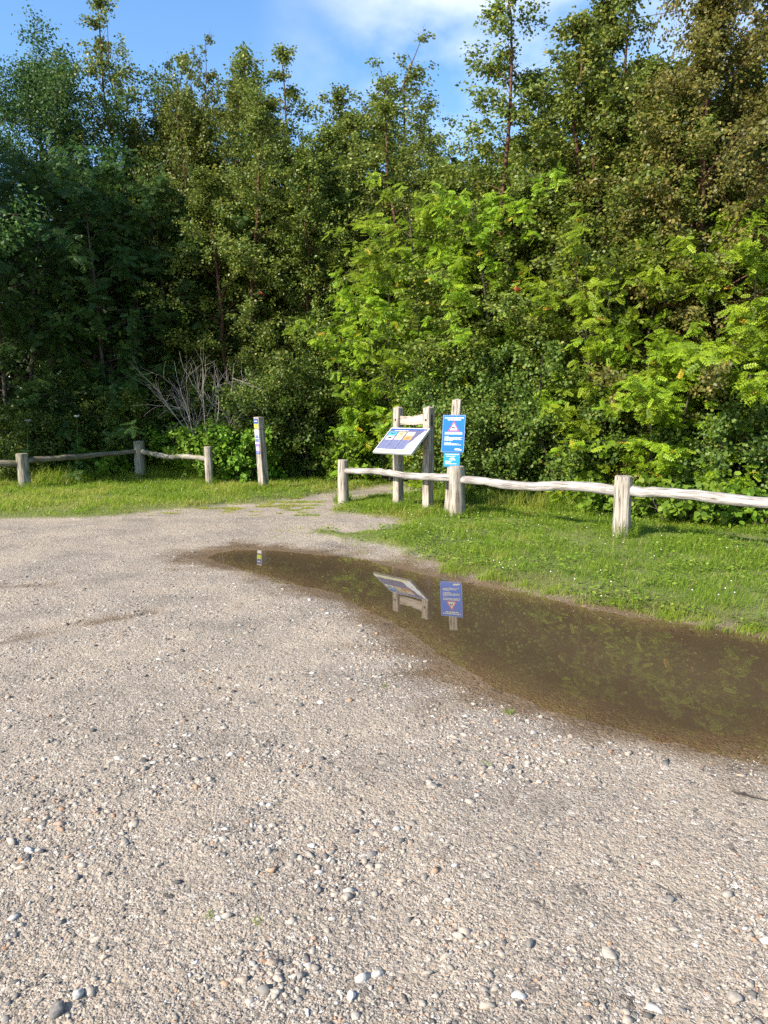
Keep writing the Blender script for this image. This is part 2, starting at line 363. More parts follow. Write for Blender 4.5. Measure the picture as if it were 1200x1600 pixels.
m2 = N('MixShader'); L(fr.outputs[0], m2.inputs[0]); L(m1.outputs[0], m2.inputs[1]); L(gl.outputs[0], m2.inputs[2]); L(m2.outputs[0], out.inputs[0])
Zq = Z[Q].min(1); inside = (Zq < WATER) & (fx[0][Q].max(1) > -.25)
used, invx = np.unique(Q[inside], return_inverse=True)
WV = np.stack([X.ravel()[used], Y.ravel()[used], np.full(len(used), WATER)], 1)
dep = np.maximum(0, WATER-Z[used])
tag(link('puddle_water', mesh_np('puddle_water', WV, invx.reshape(-1, 4), m, smooth=True, attrs={'murk': .97*(1-np.exp(-(dep/.018)**1.3))})), kind='structure')

# ------------------------------------------------------------------ loose gravel
PHI = (1+5**.5)/2
ICO = np.array([(-1, PHI, 0), (1, PHI, 0), (-1, -PHI, 0), (1, -PHI, 0), (0, -1, PHI), (0, 1, PHI), (0, -1, -PHI), (0, 1, -PHI), (PHI, 0, -1), (PHI, 0, 1), (-PHI, 0, -1), (-PHI, 0, 1)])/math.sqrt(1+PHI*PHI)
ICOF = np.array([(0, 11, 5), (0, 5, 1), (0, 1, 7), (0, 7, 10), (0, 10, 11), (1, 5, 9), (5, 11, 4), (11, 10, 2), (10, 7, 6), (7, 1, 8), (3, 9, 4), (3, 4, 2), (3, 2, 6), (3, 6, 8), (3, 8, 9), (4, 9, 5), (2, 4, 11), (6, 2, 10), (8, 6, 7), (9, 8, 1)])
def euler_frames(r, n, tilt=math.pi):
    q = r.normal(size=(n, 4)); q /= np.linalg.norm(q, axis=1)[:, None]
    w, x, y, z = q.T
    return np.stack([np.stack([1-2*(y*y+z*z), 2*(x*y-z*w), 2*(x*z+y*w)], -1), np.stack([2*(x*y+z*w), 1-2*(x*x+z*z), 2*(y*z-x*w)], -1), np.stack([2*(x*z-y*w), 2*(y*z+x*w), 1-2*(x*x+y*y)], -1)], 1)
def pebble_mat(name, stops):
    m, nt, out, N, L = newmat(name)
    b = N('BsdfPrincipled'); setin(b, 'Roughness', .8); setin(b, 'Specular IOR Level', .3)
    at = N('Attribute', attribute_name='rnd'); r = ramp(N, stops); L(at.outputs['Fac'], r.inputs[0])
    geo = N('NewGeometry'); n = N('TexNoise'); setin(n, 'Scale', 90); setin(n, 'Detail', 6); L(geo.outputs['Position'], n.inputs['Vector'])
    r2 = ramp(N, [(.3, (.72, .72, .72)), (.65, (1.05, 1.05, 1.05))]); L(n.outputs['Fac'], r2.inputs[0])
    mx = N('MixRGB', blend_type='MULTIPLY'); mx.inputs[0].default_value = 1; L(r.outputs[0], mx.inputs[1]); L(r2.outputs[0], mx.inputs[2]); L(mx.outputs[0], b.inputs['Base Color'])
    bp = N('Bump'); setin(bp, 'Strength', .5); setin(bp, 'Distance', .004); L(n.outputs['Fac'], bp.inputs['Height']); L(bp.outputs[0], b.inputs['Normal'])
    L(b.outputs[0], out.inputs[0]); return m
M['pebble'] = pebble_mat('pebble', [(0, (.075, .068, .062)), (.14, (.16, .148, .135)), (.3, (.26, .228, .19)), (.48, (.34, .295, .24)), (.62, (.385, .325, .26)), (.74, (.31, .23, .175)), (.8, (.34, .20, .115)), (.86, (.37, .34, .295)), (.97, (.44, .41, .37)), (1, (.56, .54, .50))])
OCT = np.array([(1, 0, 0), (0, 1, 0), (-1, 0, 0), (0, -1, 0), (0, 0, 1), (0, 0, -1)], float)
OCTF = np.array([(0, 1, 4), (1, 2, 4), (2, 3, 4), (3, 0, 4), (1, 0, 5), (2, 1, 5), (3, 2, 5), (0, 3, 5)])
def litter(N_, tv, tf, rmax, mean, sig, floor_, cap_, thin, jit_, flat, name, label):
    "loose stones; density falls with distance so that each stays about as dense to the eye"
    r_ = 1.5*np.exp(rng.random(N_)*math.log(rmax/1.5)); th = (rng.random(N_)-.5)*R(84)
    px_, py_ = r_*np.sin(th), r_*np.cos(th); f = fields(px_, py_)
    dens = thin+(1-thin)*sstep(.38, .60, .55*fbm(px_*1.5, py_*1.5, 77)+.45*fbm(px_*5, py_*5, 78))
    keep = (f[0] < -.04-.2*rng.random(N_)) & (f[1] < -.05) & (f[2] < -.1) & (rng.random(N_) < dens)
    px_, py_, r_ = px_[keep], py_[keep], r_[keep]; f = tuple(a[keep] for a in f); n = len(px_); k = len(tv)
    size = np.minimum(np.maximum(floor_*r_*(.6+.5*rng.random(n)), mean*np.exp(rng.normal(0, sig, n))), cap_)
    P = tv[None]*(1+rng.normal(0, jit_, (n, k, 1)))+rng.normal(0, jit_*.5, (n, k, 3))
    P = P*np.stack([1+.5*rng.random(n), .7+.35*rng.random(n), flat*(.7+.6*rng.random(n))], 1)[:, None]*size[:, None, None]
    ang = rng.random(n)*2*np.pi; tl = rng.normal(0, .35, n); ca, sa, ct, st = np.cos(ang), np.sin(ang), np.cos(tl), np.sin(tl)
    y1 = P[..., 1]*ct[:, None]-P[..., 2]*st[:, None]; z1 = P[..., 1]*st[:, None]+P[..., 2]*ct[:, None]
    V = np.stack([P[..., 0]*ca[:, None]-y1*sa[:, None]+px_[:, None], P[..., 0]*sa[:, None]+y1*ca[:, None]+py_[:, None], z1+(height(px_, py_, f)+size*(-.22+.34*rng.random(n)))[:, None]], -1)
    Fc = tf[None]+(np.arange(n)*k)[:, None, None]
    tag(link(name, mesh_np(name, V.reshape(-1, 3), Fc.reshape(-1, 3), M['pebble'], rnd=np.repeat(rng.random(n), len(tf)))), label, name, kind='stuff')
litter(300000, OCT, OCTF, 11.5, .0030, .45, .00080, .009, .35, .25, .50, 'grit', 'fine angular grit packed over the sandy lot')
litter(85000, ICO, ICOF, 9.0, .0048, .56, .00085, .019, .05, .24, .52, 'gravel', 'larger mixed pebbles scattered through the grit')

# single stones big enough to pick out
import bmesh
def stone(px, py, w, h, cval, label, seed):
    r = np.random.default_rng(seed); x, y = G(px, py)
    bm = bmesh.new(); bmesh.ops.create_icosphere(bm, subdivisions=3, radius=1); w *= .68; h *= .62; cuts = [Vector(q).normalized() for q in r.normal(size=(13, 3))]
    ph = r.random(9)*6
    for v in bm.verts:
        c = v.co; k = 1+.13*math.sin(2.3*c.x+ph[0])*math.sin(2.9*c.y+ph[1])+.10*math.sin(4.1*c.z+ph[2]+2*c.x)+.05*math.sin(7*c.y+ph[3])
        c *= k
        for nrm in cuts:
            d = c.dot(nrm)-.70
            if d > 0: c -= nrm*d*.9
    for v in bm.verts: v.co.x *= w/2; v.co.y *= w/2*.75; v.co.z *= h/2
    me = D.meshes.new('stone'); bm.to_mesh(me); bm.free()
    me.polygons.foreach_set('use_smooth', np.ones(len(me.polygons), bool))
    a = me.attributes.new('rnd', 'FLOAT', 'FACE'); a.data.foreach_set('value', np.full(len(me.polygons), cval, np.float32))
    me.materials.append(M['pebble'])
    o = link('stone', me, loc=(x, y, hz(x, y)+h*.22)); o.rotation_euler = (0, 0, r.random()*3)
    tag(o, label, 'stone', 'larger stones lying in the gravel')
ST = [(122, 1556, .062, .05, .97, 'white stone with dark shadow near the bottom left corner of the lot'),
      (88, 1583, .085, .05, .17, 'large grey stone at the bottom edge, below a white stone'),
      (543, 1404, .072, .045, .42, 'tan angular stone in a bare sandy patch of gravel'),
      (435, 1527, .060, .035, .62, 'flat pinkish beige stone right of lower left gravel'),
      (549, 1556, .055, .035, 1.0, 'brightest white pebble at the bottom middle of the gravel'),
      (590, 1518, .06, .035, .88, 'pale rounded stone up and right of the brightest white pebble'),
      (950, 1493, .085, .04, .55, 'flat beige stone alone in the lower right gravel'),
      (247, 1349, .05, .03, .6, 'smooth tan cobble half sunk in the left gravel'),
      (120, 1371, .05, .03, .2, 'small blue grey cobble at left, left of a sunken tan cobble'),
      (828, 1477, .06, .04, .16, 'grey stone left of the flat beige stone in the lower right gravel'),
      (672, 1228, .06, .04, .5, 'lone brownish stone mid gravel below the puddle edge'),
      (845, 1118, .055, .035, .45, 'wet tan stone on the near bank of the puddle'),
      (1148, 1562, .07, .04, .3, 'brown grey stone near the bottom right corner')]
for k, (a_, b_, w, h, cv, lb) in enumerate(ST): stone(a_, b_, w, h, cv, lb, 50+k)

tx, ty = G(1178, 1247); rt = np.random.default_rng(2)
tpts = np.array([(-.07+.02*k, .05-.014*k+.004*rt.normal(), .008+.002*rt.random()) for k in range(8)])
V, Fc, U = tube_np(tpts, np.linspace(.004, .002, 8), 6)
tag(link('twig', mesh_np('twig', V, Fc, M['bark_grey'], uv=U, smooth=True), loc=(tx, ty, hz(tx, ty))), 'thin dark twig lying alone on the gravel at the right edge', 'twig')
# ------------------------------------------------------------------ foliage machinery
def norm(a): return a/(np.linalg.norm(a, axis=-1, keepdims=True)+1e-9)
def frames(d, nrm):
    d = norm(d); x = norm(np.cross(d, nrm)); z = np.cross(x, d)
    return np.stack([x, d, z], 1)     # rows: x, y(tip), z
def scatter(tv, tf, pos, fr, sc):
    n = len(pos); k = len(tv)
    V = np.einsum('kj,njc->nkc', tv, fr)*sc[:, None, None]+pos[:, None]
    return V.reshape(-1, 3), (tf[None]+(np.arange(n)*k)[:, None, None]).reshape(-1, tf.shape[1])
LEAF = (np.array([(0, 0, 0), (.36, .42, .07), (0, 1, -.06), (-.36, .42, .07)]), np.array([(0, 1, 2, 3)]))
ROUND = (np.array([(0, 0, 0), (.36, .22, .05), (.40, .62, .06), (0, 1, -.04), (-.40, .62, .06), (-.36, .22, .05)]), np.array([(0, 1, 2, 3), (0, 3, 4, 5)]))
def rowan_template(pairs=5):
    V = []; Fc = []
    for k in range(pairs):
        t = .16+.72*k/(pairs-1); zz = -.18*t*t
        ln = .30*(1-.35*abs(k/(pairs-1)-.45)); w = .085
        for s in (-1, 1):
            dx, dy = s*.86, .50
            b = len(V); p = np.array((0, t, zz)); dirv = np.array((dx, dy, -.16)); side = np.array((-dy*s, dx*s, .0))
            V += [p, p+dirv*ln*.45+side*w+np.array((0, 0, .012)), p+dirv*ln, p+dirv*ln*.45-side*w+np.array((0, 0, .012))]
            Fc.append((b, b+1, b+2, b+3))
    b = len(V); p = np.array((0, .88, -.14))
    V += [p, p+np.array((.06, .12, 0)), p+np.array((0, .28, -.07)), p+np.array((-.06, .12, 0))]; Fc.append((b, b+1, b+2, b+3))
    b = len(V); V += [np.array((-.008, 0, 0)), np.array((.008, 0, 0)), np.array((.006, .9, -.145)), np.array((-.006, .9, -.145))]; Fc.append((b, b+1, b+2, b+3))
    return np.array(V), np.array(Fc)
ROWAN = rowan_template()

def grow(seed, H=10, stems=1, base_spread=.15, stem_lean=.1, r0=.07, hb=.12, nprim=70, env=None, el=None, nsec=9, sec_len=.5, droop=.25, wander=.12, plen=.25):
    "skeleton: returns wood tubes (list) and twig anchors (pos, dir, t)"
    r = np.random.default_rng(seed); wood_ = []; A = []; Dv = []
    for s in range(stems):
        az = 2*math.pi*s/stems+r.random(); off = base_spread*(.4+.6*r.random()) if stems > 1 else 0
        Hs = H*(1 if stems == 1 else .72+.28*r.random())
        m_ = 12; t = np.linspace(0, 1, m_)
        lean = stem_lean*Hs*(.4+.8*r.random())
        px = off*math.cos(az)+math.cos(az)*lean*t**1.3+np.cumsum(r.normal(0, wander*Hs*.02, m_))
        py = off*math.sin(az)+math.sin(az)*lean*t**1.3+np.cumsum(r.normal(0, wander*Hs*.02, m_))
        tr = np.stack([px, py, -.1+Hs*t], 1)
        rad = r0*(1-t)**.8*(1 if stems == 1 else .6)+.006
        wood_.append(tube_np(tr, rad, 8))
        for k in range(nprim):
            hf = hb+(1-hb)*((k+r.random())/nprim)
            p0 = np.array([np.interp(hf, t, tr[:, c]) for c in range(3)])
            Lb = env(hf)*min(1.8, math.exp(r.normal(-.08, .32))); e = el(hf)+r.normal(0, .2)
            aa = k*2.39996+r.normal(0, .5); Lb *= 1+.3*math.sin(aa-az+1)*(stems == 1)
            d = np.array([math.cos(aa)*math.cos(e), math.sin(aa)*math.cos(e), math.sin(e)])
            pts = [p0]; q = 5
            for i_ in range(q):
                d = norm(d+np.array([0, 0, -droop*(i_/q)])*.5+r.normal(0, .10, 3)); pts.append(pts[-1]+d*Lb/q)
            pts = np.array(pts)
            rb = max(.004, np.interp(hf, t, rad)*.38)
            wood_.append(tube_np(pts, np.linspace(rb, .002, q+1), 4))
            for s2 in range(nsec):
                u = plen+(1-plen)*(s2+r.random())/nsec
                p1 = np.array([np.interp(u*q, np.arange(q+1), pts[:, c]) for c in range(3)])
                d2 = norm(d*.75+r.normal(0, .55, 3)); l2 = sec_len*(.45+.75*r.random())*(1.15-.5*u)*min(1, .35+Lb)
                pp = [p1]
                for i_ in range(3):
                    d2 = norm(d2+np.array([0, 0, -droop])*.5+r.normal(0, .08, 3)); pp.append(pp[-1]+d2*l2/3)
                if s2 % 2 == 0: wood_.append(tube_np(np.array(pp), np.linspace(.0035, .0012, 4), 3))
                for i_ in range(4):
                    A.append(pp[i_]); Dv.append(d2)
    return wood_, np.array(A), np.array(Dv)

def simple_leaves(seed, A, Dv, per, size, spread, template, sag=.6, upbias=.6, keep=None):
    r = np.random.default_rng(seed); n = len(A)*per
    idx = np.repeat(np.arange(len(A)), per)
    nxt = np.where(idx % 4 < 3, idx+1, idx-1); nxt = np.minimum(nxt, len(A)-1)
    P = A[idx]+(A[nxt]-A[idx])*r.random((n, 1))+r.normal(0, spread, (n, 3))
    out = norm(P*np.array([1, 1, 0])+1e-6)
    d = norm(Dv[idx]*.4+r.normal(0, .6, (n, 3))+np.array([0, 0, -sag])+out*.3)
    nr = norm(r.normal(0, .75, (n, 3))+np.array([0, 0, upbias])+out*.75)
    V, Fc = scatter(template[0], template[1], P, frames(d, nr), size*(.65+.6*r.random(n)))
    rd = np.clip(r.random(n)**1.15*.9+.1*r.random(n), 0, 1)
    return V, Fc, np.repeat(rd, len(template[1]))
def rowan_leaves(seed, A, Dv, size, each=2):
    r = np.random.default_rng(seed); n = len(A)*each
    idx = np.repeat(np.arange(len(A)), each)
    out = norm(A[idx]*np.array([1, 1, 0])+1e-6)
    az = r.random(n)*2*np.pi
    ring = np.stack([np.cos(az), np.sin(az), np.zeros(n)], 1)
    d = norm(ring*.9+out*.55+np.array([0, 0, -.30])+r.normal(0, .38, (n, 3)))
    nr = norm(np.array([0, 0, .85])+out*.9+r.normal(0, .48, (n, 3)))
    V, Fc = scatter(ROWAN[0], ROWAN[1], A[idx]+r.normal(0, .03, (n, 3)), frames(d, nr), size*(.7+.5*r.random(n)))
    base = r.random(n)
    rd = np.clip(np.repeat(base, len(ROWAN[1]))*.8+.2*r.random(n*len(ROWAN[1])), 0, 1)*.97
    rd[np.repeat(r.random(n) < .012, len(ROWAN[1]))] = 1
    return V, Fc, rd

KINDS = {}
def make_kind(key, wood_, leaf, barkm, leafm):
    V, Fc, U = merge(wood_)
    KINDS[key] = (mesh_np(key+'_trunk', V, Fc, M[barkm], uv=U, smooth=True), mesh_np(key+'_crown', leaf[0], leaf[1], M[leafm], rnd=leaf[2]))
def birch_env(w, top=.30):
    return lambda h: max(w*math.sqrt(max(0, 1-(max(h, .1)/.86)**2.4)), top*(1-h)/.3)*min(1, .55+2*h)+.10
def thin_top(A, H, seed, lo=.3):
    hh = A[:, 2]/H; return np.repeat(np.random.default_rng(seed).random(len(A)//4) < np.clip(2.1-1.75*hh[::4], lo, 1), 4)
for k, (H, w, st_) in enumerate(((10, 1.35, 3), (10, 1.5, 2), (10, 1.45, 3))):
    wd, A, Dv = grow(100+k, H=H, stems=st_, base_spread=.35, stem_lean=.10, r0=.085, hb=.07, nprim=(36, 48, 38)[k], env=birch_env(w, .55), el=lambda h: .2+.85*h, nsec=10, sec_len=.70, droop=.28, wander=.3)
    kp = thin_top(A, H, 7+k)
    make_kind('birch%d' % k, wd, simple_leaves(200+k, A[kp], Dv[kp], 13, .060, .055, LEAF, sag=.6, upbias=.5), 'bark_birch', 'birch_leaf')
# feathery topped birch: thin sprays above a fuller body
wd, A, Dv = grow(120, H=10, stems=3, base_spread=.3, stem_lean=.12, r0=.07, hb=.12, nprim=34, env=birch_env(1.15, .95), el=lambda h: .45+.75*h, nsec=7, sec_len=.6, droop=.05, wander=.35)
kp = thin_top(A, 10, 9, .22)
make_kind('birch_spire', wd, simple_leaves(220, A[kp], Dv[kp], 11, .060, .045, LEAF, sag=.5, upbias=.4), 'bark_birch', 'birch_leaf')
wd, A, Dv = grow(121, H=10, r0=.09, hb=.06, nprim=90, env=birch_env(2.4), el=lambda h: .2+.8*h, nsec=10, sec_len=.7, droop=.35, stem_lean=.05)
make_kind('birch_brown', wd, simple_leaves(221, A, Dv, 15, .062, .06, LEAF, sag=.8, upbias=.4), 'bark_birch', 'birch_leaf_brown')
# tall tree with a high crown
wd, A, Dv = grow(122, H=12, r0=.16, hb=.30, nprim=70, env=lambda h: 2.7*math.sin(min(1, (h-.22)/.78*1.02)*math.pi)**.6+.3, el=lambda h: .1+.8*h, nsec=10, sec_len=.9, droop=.15, stem_lean=.03)
make_kind('tall_dense', wd, simple_leaves(222, A, Dv, 22, .085, .16, LEAF, sag=.4, upbias=.5), 'bark_grey', 'rowan_leaf_dark')  # backlit look of these crowns painted in by the darkened leaf colour
round_env = lambda w: (lambda h: w*math.sin(min(.999, max(.02, .12+.83*h))*math.pi)**.55+.12)
for k, (H, w, st_) in enumerate(((4.6, 1.35, 4), (3.2, 1.05, 5), (6.5, 1.7, 3))):
    wd, A, Dv = grow(140+k, H=H, stems=st_, base_spread=.25, stem_lean=.22, r0=.06, hb=.06, nprim=(24, 18, 36)[k], env=round_env(w), el=lambda h: .25+.45*h, nsec=6, sec_len=.5, droop=.12)
    sub = np.random.default_rng(k).random(len(A)) < .62
    make_kind('rowan%d' % k, wd, rowan_leaves(240+k, A[sub], Dv[sub], .165, 6), 'bark_grey', 'rowan_leaf')
KINDS['rowan_dark'] = None
wd, A, Dv = grow(150, H=7.5, stems=3, base_spread=.3, stem_lean=.16, r0=.09, hb=.05, nprim=42, env=round_env(1.9), el=lambda h: .2+.5*h, nsec=6, sec_len=.5, droop=.14)
sub = np.random.default_rng(5).random(len(A)) < .55
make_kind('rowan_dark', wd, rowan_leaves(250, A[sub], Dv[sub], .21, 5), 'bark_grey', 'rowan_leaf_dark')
for k, (H, w, st_) in enumerate(((2.6, .65, 12), (3.6, .8, 10), (1.6, .5, 12))):
    wd, A, Dv = grow(160+k, H=H, stems=st_, base_spread=.55, stem_lean=.42, r0=.035, hb=.05, nprim=13, env=round_env(w), el=lambda h: .2+.6*h, nsec=5, sec_len=.4, droop=.15)
    make_kind('shrub%d' % k, wd, simple_leaves(260+k, A, Dv, 11, .054, .06, ROUND, sag=.25, upbias=.7), 'bark_grey', 'shrub_leaf')
wd, A, Dv = grow(170, H=1.5, stems=14, base_spread=.5, stem_lean=.35, r0=.02, hb=.05, nprim=9, env=round_env(.35), el=lambda h: .2+.5*h, nsec=4, sec_len=.28, droop=.2)
make_kind('bramble', wd, simple_leaves(270, A, Dv, 5, .105, .07, ROUND, sag=.2, upbias=1.0), 'bark_grey', 'bramble_leaf')
wd, A, Dv = grow(171, H=.55, stems=9, base_spread=.35, stem_lean=.5, r0=.012, hb=.1, nprim=6, env=round_env(.22), el=lambda h: .2+.4*h, nsec=3, sec_len=.16, droop=.2)
make_kind('low_bramble', wd, simple_leaves(271, A, Dv, 3, .085, .04, ROUND, sag=.15, upbias=1.2), 'bark_grey', 'bramble_leaf')

def berries(seed, n=44):
    r = np.random.default_rng(seed); P = norm(r.normal(size=(n, 3)))*np.array([.030, .036, .018]) + r.normal(0, .006, (n, 3)); s = .010+.003*r.random(n)
    V = ICO[None]*s[:, None, None]+P[:, None]
    return mesh_np('berry_cluster', V.reshape(-1, 3), (ICOF[None]+(np.arange(n)*12)[:, None, None]).reshape(-1, 3), M['berry'], smooth=True)
BERRY = berries(1)

def plant(kind, name, x, y, label, cat, sx=1.0, sz=1.0, rz=0, group=None, nb=0, lean=(0, 0)):
    root = thing(name, label, cat, (x, y, hz(x, y)-.02), rz, group)
    root.scale = (sx, sx, sz); root.rotation_euler = (lean[0], lean[1], rz)
    tm, cm = KINDS[kind]
    link('trunk' if cat == 'tree' else 'stems', tm, root); link('crown' if cat == 'tree' else 'foliage', cm, root)
    if nb:
        r = np.random.default_rng(int(abs(x*100)+y*10)); co = np.zeros(len(cm.vertices)*3, np.float32); cm.vertices.foreach_get('co', co); co = co.reshape(-1, 3)
        # clusters hang from twigs on the sunny, camera side of the crown
        a = -rz; cdir = np.array([-.3*math.cos(a)+(-.95)*-math.sin(a)*-1, -.3*math.sin(a)-.95*math.cos(a)])
        sc_ = co[:, 0]*cdir[0]+co[:, 1]*cdir[1]; cand = np.where(sc_ > np.quantile(sc_, .93))[0]
        for c in r.choice(cand, nb, replace=False):
            o = link('berry_cluster', BERRY, root, tuple(co[c]+np.array([cdir[0]*.05, cdir[1]*.05, -.03])))
            o.rotation_euler = (0, 0, r.random()*6); o.scale = (1.25/sx, 1.25/sx, 1.25/sz)
    return root

GB, GR, GS, GH = 'birches in the wood', 'rowans at the wood edge', 'shrubs along the wood edge', 'tall trees on the left'
# ---- left: tall trees that shade the corner
plant('tall_dense', 'tall_tree', -10.5, 14.6, 'tall dark tree rising out of frame in the top left corner', 'tree', 1.0, .80, .5, GH)
plant('tall_dense', 'tall_tree', -13.6, 16.6, 'tall dark tree behind the left edge, beyond the corner tree', 'tree', 1.1, .92, 2.2, GH)
plant('tall_dense', 'tall_tree', -9.2, 21.5, 'dark dense treetop beside the corner tree, in front of blue sky', 'tree', .85, .86, 4.2, GH)
# ---- left wall of dark rowans
plant('rowan_dark', 'rowan_tree', -8.9, 18.2, 'shaded green rowan at the left edge behind the mossy rail', 'tree', 1.0, 1.0, .3, GR)
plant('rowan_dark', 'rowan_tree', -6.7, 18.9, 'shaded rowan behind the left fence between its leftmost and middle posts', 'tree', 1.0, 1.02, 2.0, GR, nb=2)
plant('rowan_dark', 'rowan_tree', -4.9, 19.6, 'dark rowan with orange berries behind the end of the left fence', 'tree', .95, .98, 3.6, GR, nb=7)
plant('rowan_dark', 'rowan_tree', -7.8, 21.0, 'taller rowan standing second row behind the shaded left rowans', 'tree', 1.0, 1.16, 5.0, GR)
# ---- birches, middle
plant('birch_spire', 'birch_tree', -7.3, 22.0, 'leaning feathery birch top left of the twin thin birch tips', 'tree', 1.2, 1.22, .2, GB, lean=(0, -.05))
plant('birch2', 'birch_tree', -6.3, 22.6, 'yellowish birch in the middle left, below two thin tips', 'tree', 1.5, 1.26, 1.1, GB)
plant('birch_spire', 'birch_tree', -6.2, 22.0, 'slim birch tip between the leaning feathery top and the highest spire', 'tree', .9, 1.18, 2.6, GB)
plant('birch_spire', 'birch_tree', -4.3, 20.2, 'birch with the highest thin spire over the dead shrub', 'tree', 1.0, 1.17, 3.0, GB)
plant('birch0', 'birch_tree', -3.4, 18.9, 'dense birch behind the trail post with hanging twigs', 'tree', 1.2, .95, .9, GB)
plant('birch1', 'birch_tree', -2.25, 20.3, 'birch with pointed top right of the highest spire', 'tree', 1.2, 1.13, 2.0, GB)
plant('birch0', 'birch_tree', -1.55, 19.2, 'birch with red brown trunk showing left of the bright rowan', 'tree', 1.0, .92, 4.0, GB)
plant('birch_spire', 'birch_tree', -.35, 22.5, 'broad feathery birch top standing alone against the sky in the middle', 'tree', 1.7, 1.26, 1.4, GB)
plant('birch_spire', 'birch_tree', .55, 23.0, 'thin birch top just right of the broad feathery one', 'tree', 1.3, 1.16, 5.1, GB)
plant('birch2', 'birch_tree', -.2, 20.6, 'full crowned birch behind the bright rowan, filling below the skyline', 'tree', 1.35, .96, 5.5, GB)
plant('birch2', 'birch_tree', 1.6, 18.2, 'birch behind the top of the bright rowan, right of the blue gap', 'tree', 1.5, .84, .7, GB)
plant('birch0', 'birch_tree', -3.0, 21.6, 'broad birch crown at the skyline behind the trail post', 'tree', 1.6, 1.18, 4.4, GB)
plant('birch2', 'birch_tree', -1.1, 21.9, 'broad birch crown at the skyline left of the broad feathery top', 'tree', 1.5, 1.14, .4, GB)
plant('birch0', 'birch_tree', -5.1, 21.4, 'broad birch crown at the skyline left of the highest spire', 'tree', 1.6, 1.20, 2.2, GB)
# ---- right birches
plant('birch2', 'birch_tree', 2.85, 14.9, 'tall birch with drooping sprays cutting into the sky right of the blue gap', 'tree', 1.3, .98, 3.5, GB, lean=(0, -.03))
plant('birch0', 'birch_tree', 4.1, 14.3, 'leafy birch filling the wood above the near rowans', 'tree', 1.35, 1.02, 3.4, GB)
plant('birch1', 'birch_tree', 5.5, 15.0, 'birch showing sky gaps near the top right', 'tree', 1.3, 1.08, 1.9, GB)
plant('birch_brown', 'birch_tree', 6.45, 12.7, 'brownish birch in the top right corner', 'tree', 1.0, 1.12, .6, GB)
plant('birch_brown', 'birch_tree', 5.1, 12.9, 'olive birch hanging over the right rowans, left of the brownish birch', 'tree', 1.0, .80, 4.4, GB)
plant('birch0', 'birch_tree', 2.15, 15.9, 'shorter birch between the bright rowan and the tall drooping birch', 'tree', 1.25, .80, 2.9, GB)
plant('birch1', 'birch_tree', 3.25, 14.2, 'full leafy birch in front of the tall drooping birch, above the blue sign', 'tree', 1.3, .80, 5.3, GB)
plant('birch2', 'birch_tree', 4.75, 13.6, 'bushy birch above the square right post, between two taller birches', 'tree', 1.15, .80, .2, GB)
# ---- rowans centre and right
plant('rowan2', 'rowan_tree', 1.05, 16.0, 'bright green rowan spreading above the information board', 'tree', 1.12, .93, 1.0, GR, nb=6)
plant('rowan0', 'rowan_tree', .15, 16.9, 'low bright rowan branch spread left of the information board', 'tree', .95, .98, 3.0, GR)
plant('rowan2', 'rowan_tree', 2.5, 15.0, 'rowan behind the blue sign with few orange berries', 'tree', .95, .9, 4.0, GR, nb=6)
plant('rowan0', 'rowan_tree', 3.9, 12.9, 'bright rowan behind the rail left of the square right post', 'tree', .98, .92, 2.0, GR, nb=1)
plant('rowan1', 'rowan_tree', 4.35, 11.8, 'low yellow green rowan right behind the right fence post', 'tree', .9, .82, .5, GR)
plant('rowan0', 'rowan_tree', 5.7, 11.9, 'rowan with large fanned leaves at the right edge', 'tree', 1.05, .98, 5.2, GR, nb=1)
# ---- shrubs
for a in ((-7.9, 17.4, 'shrub2', .9, 'dark shrub in deep shade behind the far left rail'), (-6.1, 18.6, 'shrub0', .9, 'dark shrub in shade behind the middle post of the left fence'),
          (-2.75, 17.7, 'shrub0', 1.0, 'small leaved shrub directly behind the trail post'), (-1.55, 17.7, 'shrub0', 1.05, 'dense shrub left of the path, between trail post and round fence post'),
          (-.55, 18.1, 'shrub1', .95, 'tall shrub behind the path at its dark end'), (.25, 17.6, 'shrub0', .9, 'shrub behind the information board left post'),
          (1.35, 15.3, 'shrub1', .85, 'dense shrub behind the crossbar of the information board'), (1.75, 14.4, 'shrub0', .95, 'olive shrub right behind the blue sign'),
          (2.75, 13.9, 'shrub0', 1.0, 'leafy shrub filling above the middle of the sagging rail'), (2.3, 13.6, 'shrub2', 1.0, 'low shrub under the sagging rail near the blue sign'),
          (3.3, 12.9, 'shrub2', 1.1, 'low shrub under the rail left of the square right post'), (6.3, 11.9, 'shrub0', 1.0, 'shrub at the right edge above the last rail'),
          (5.15, 11.4, 'shrub2', .95, 'low shrub under the last rail at the right edge')):
    plant(a[2], 'shrub', a[0], a[1], a[4], 'shrub', a[3], a[3], a[0]*3, GS)
for a in ((-3.75, 17.0, .85, 'bright raspberry bush around the end post of the left fence'), (-3.05, 16.9, .82, 'bright raspberry bush left of the trail post'), (-4.6, 18.1, .8, 'half shaded raspberry bush behind the short rail of the left fence'),
          (-.9, 17.2, .62, 'small bright bramble beside the path, left of the round post')):
    plant('bramble', 'raspberry_bush', a[0], a[1], a[3], 'bush', a[2], a[2], a[0]*5, 'raspberry bushes at the wood edge')
for a in ((4.25, 10.5, 1.15, 'low bramble with dark leaves under the last rail'), (5.0, 10.2, 1.1, 'low bramble in the grass at the right edge'), (3.5, 11.3, 1.0, 'low bramble behind the square right post'), (-6.6, 17.5, 1.3, 'low weedy plant under the left rail')):
    plant('low_bramble', 'bramble_plant', a[0], a[1], a[3], 'bramble', a[2], a[2], a[0]*5, 'low brambles under the fences')

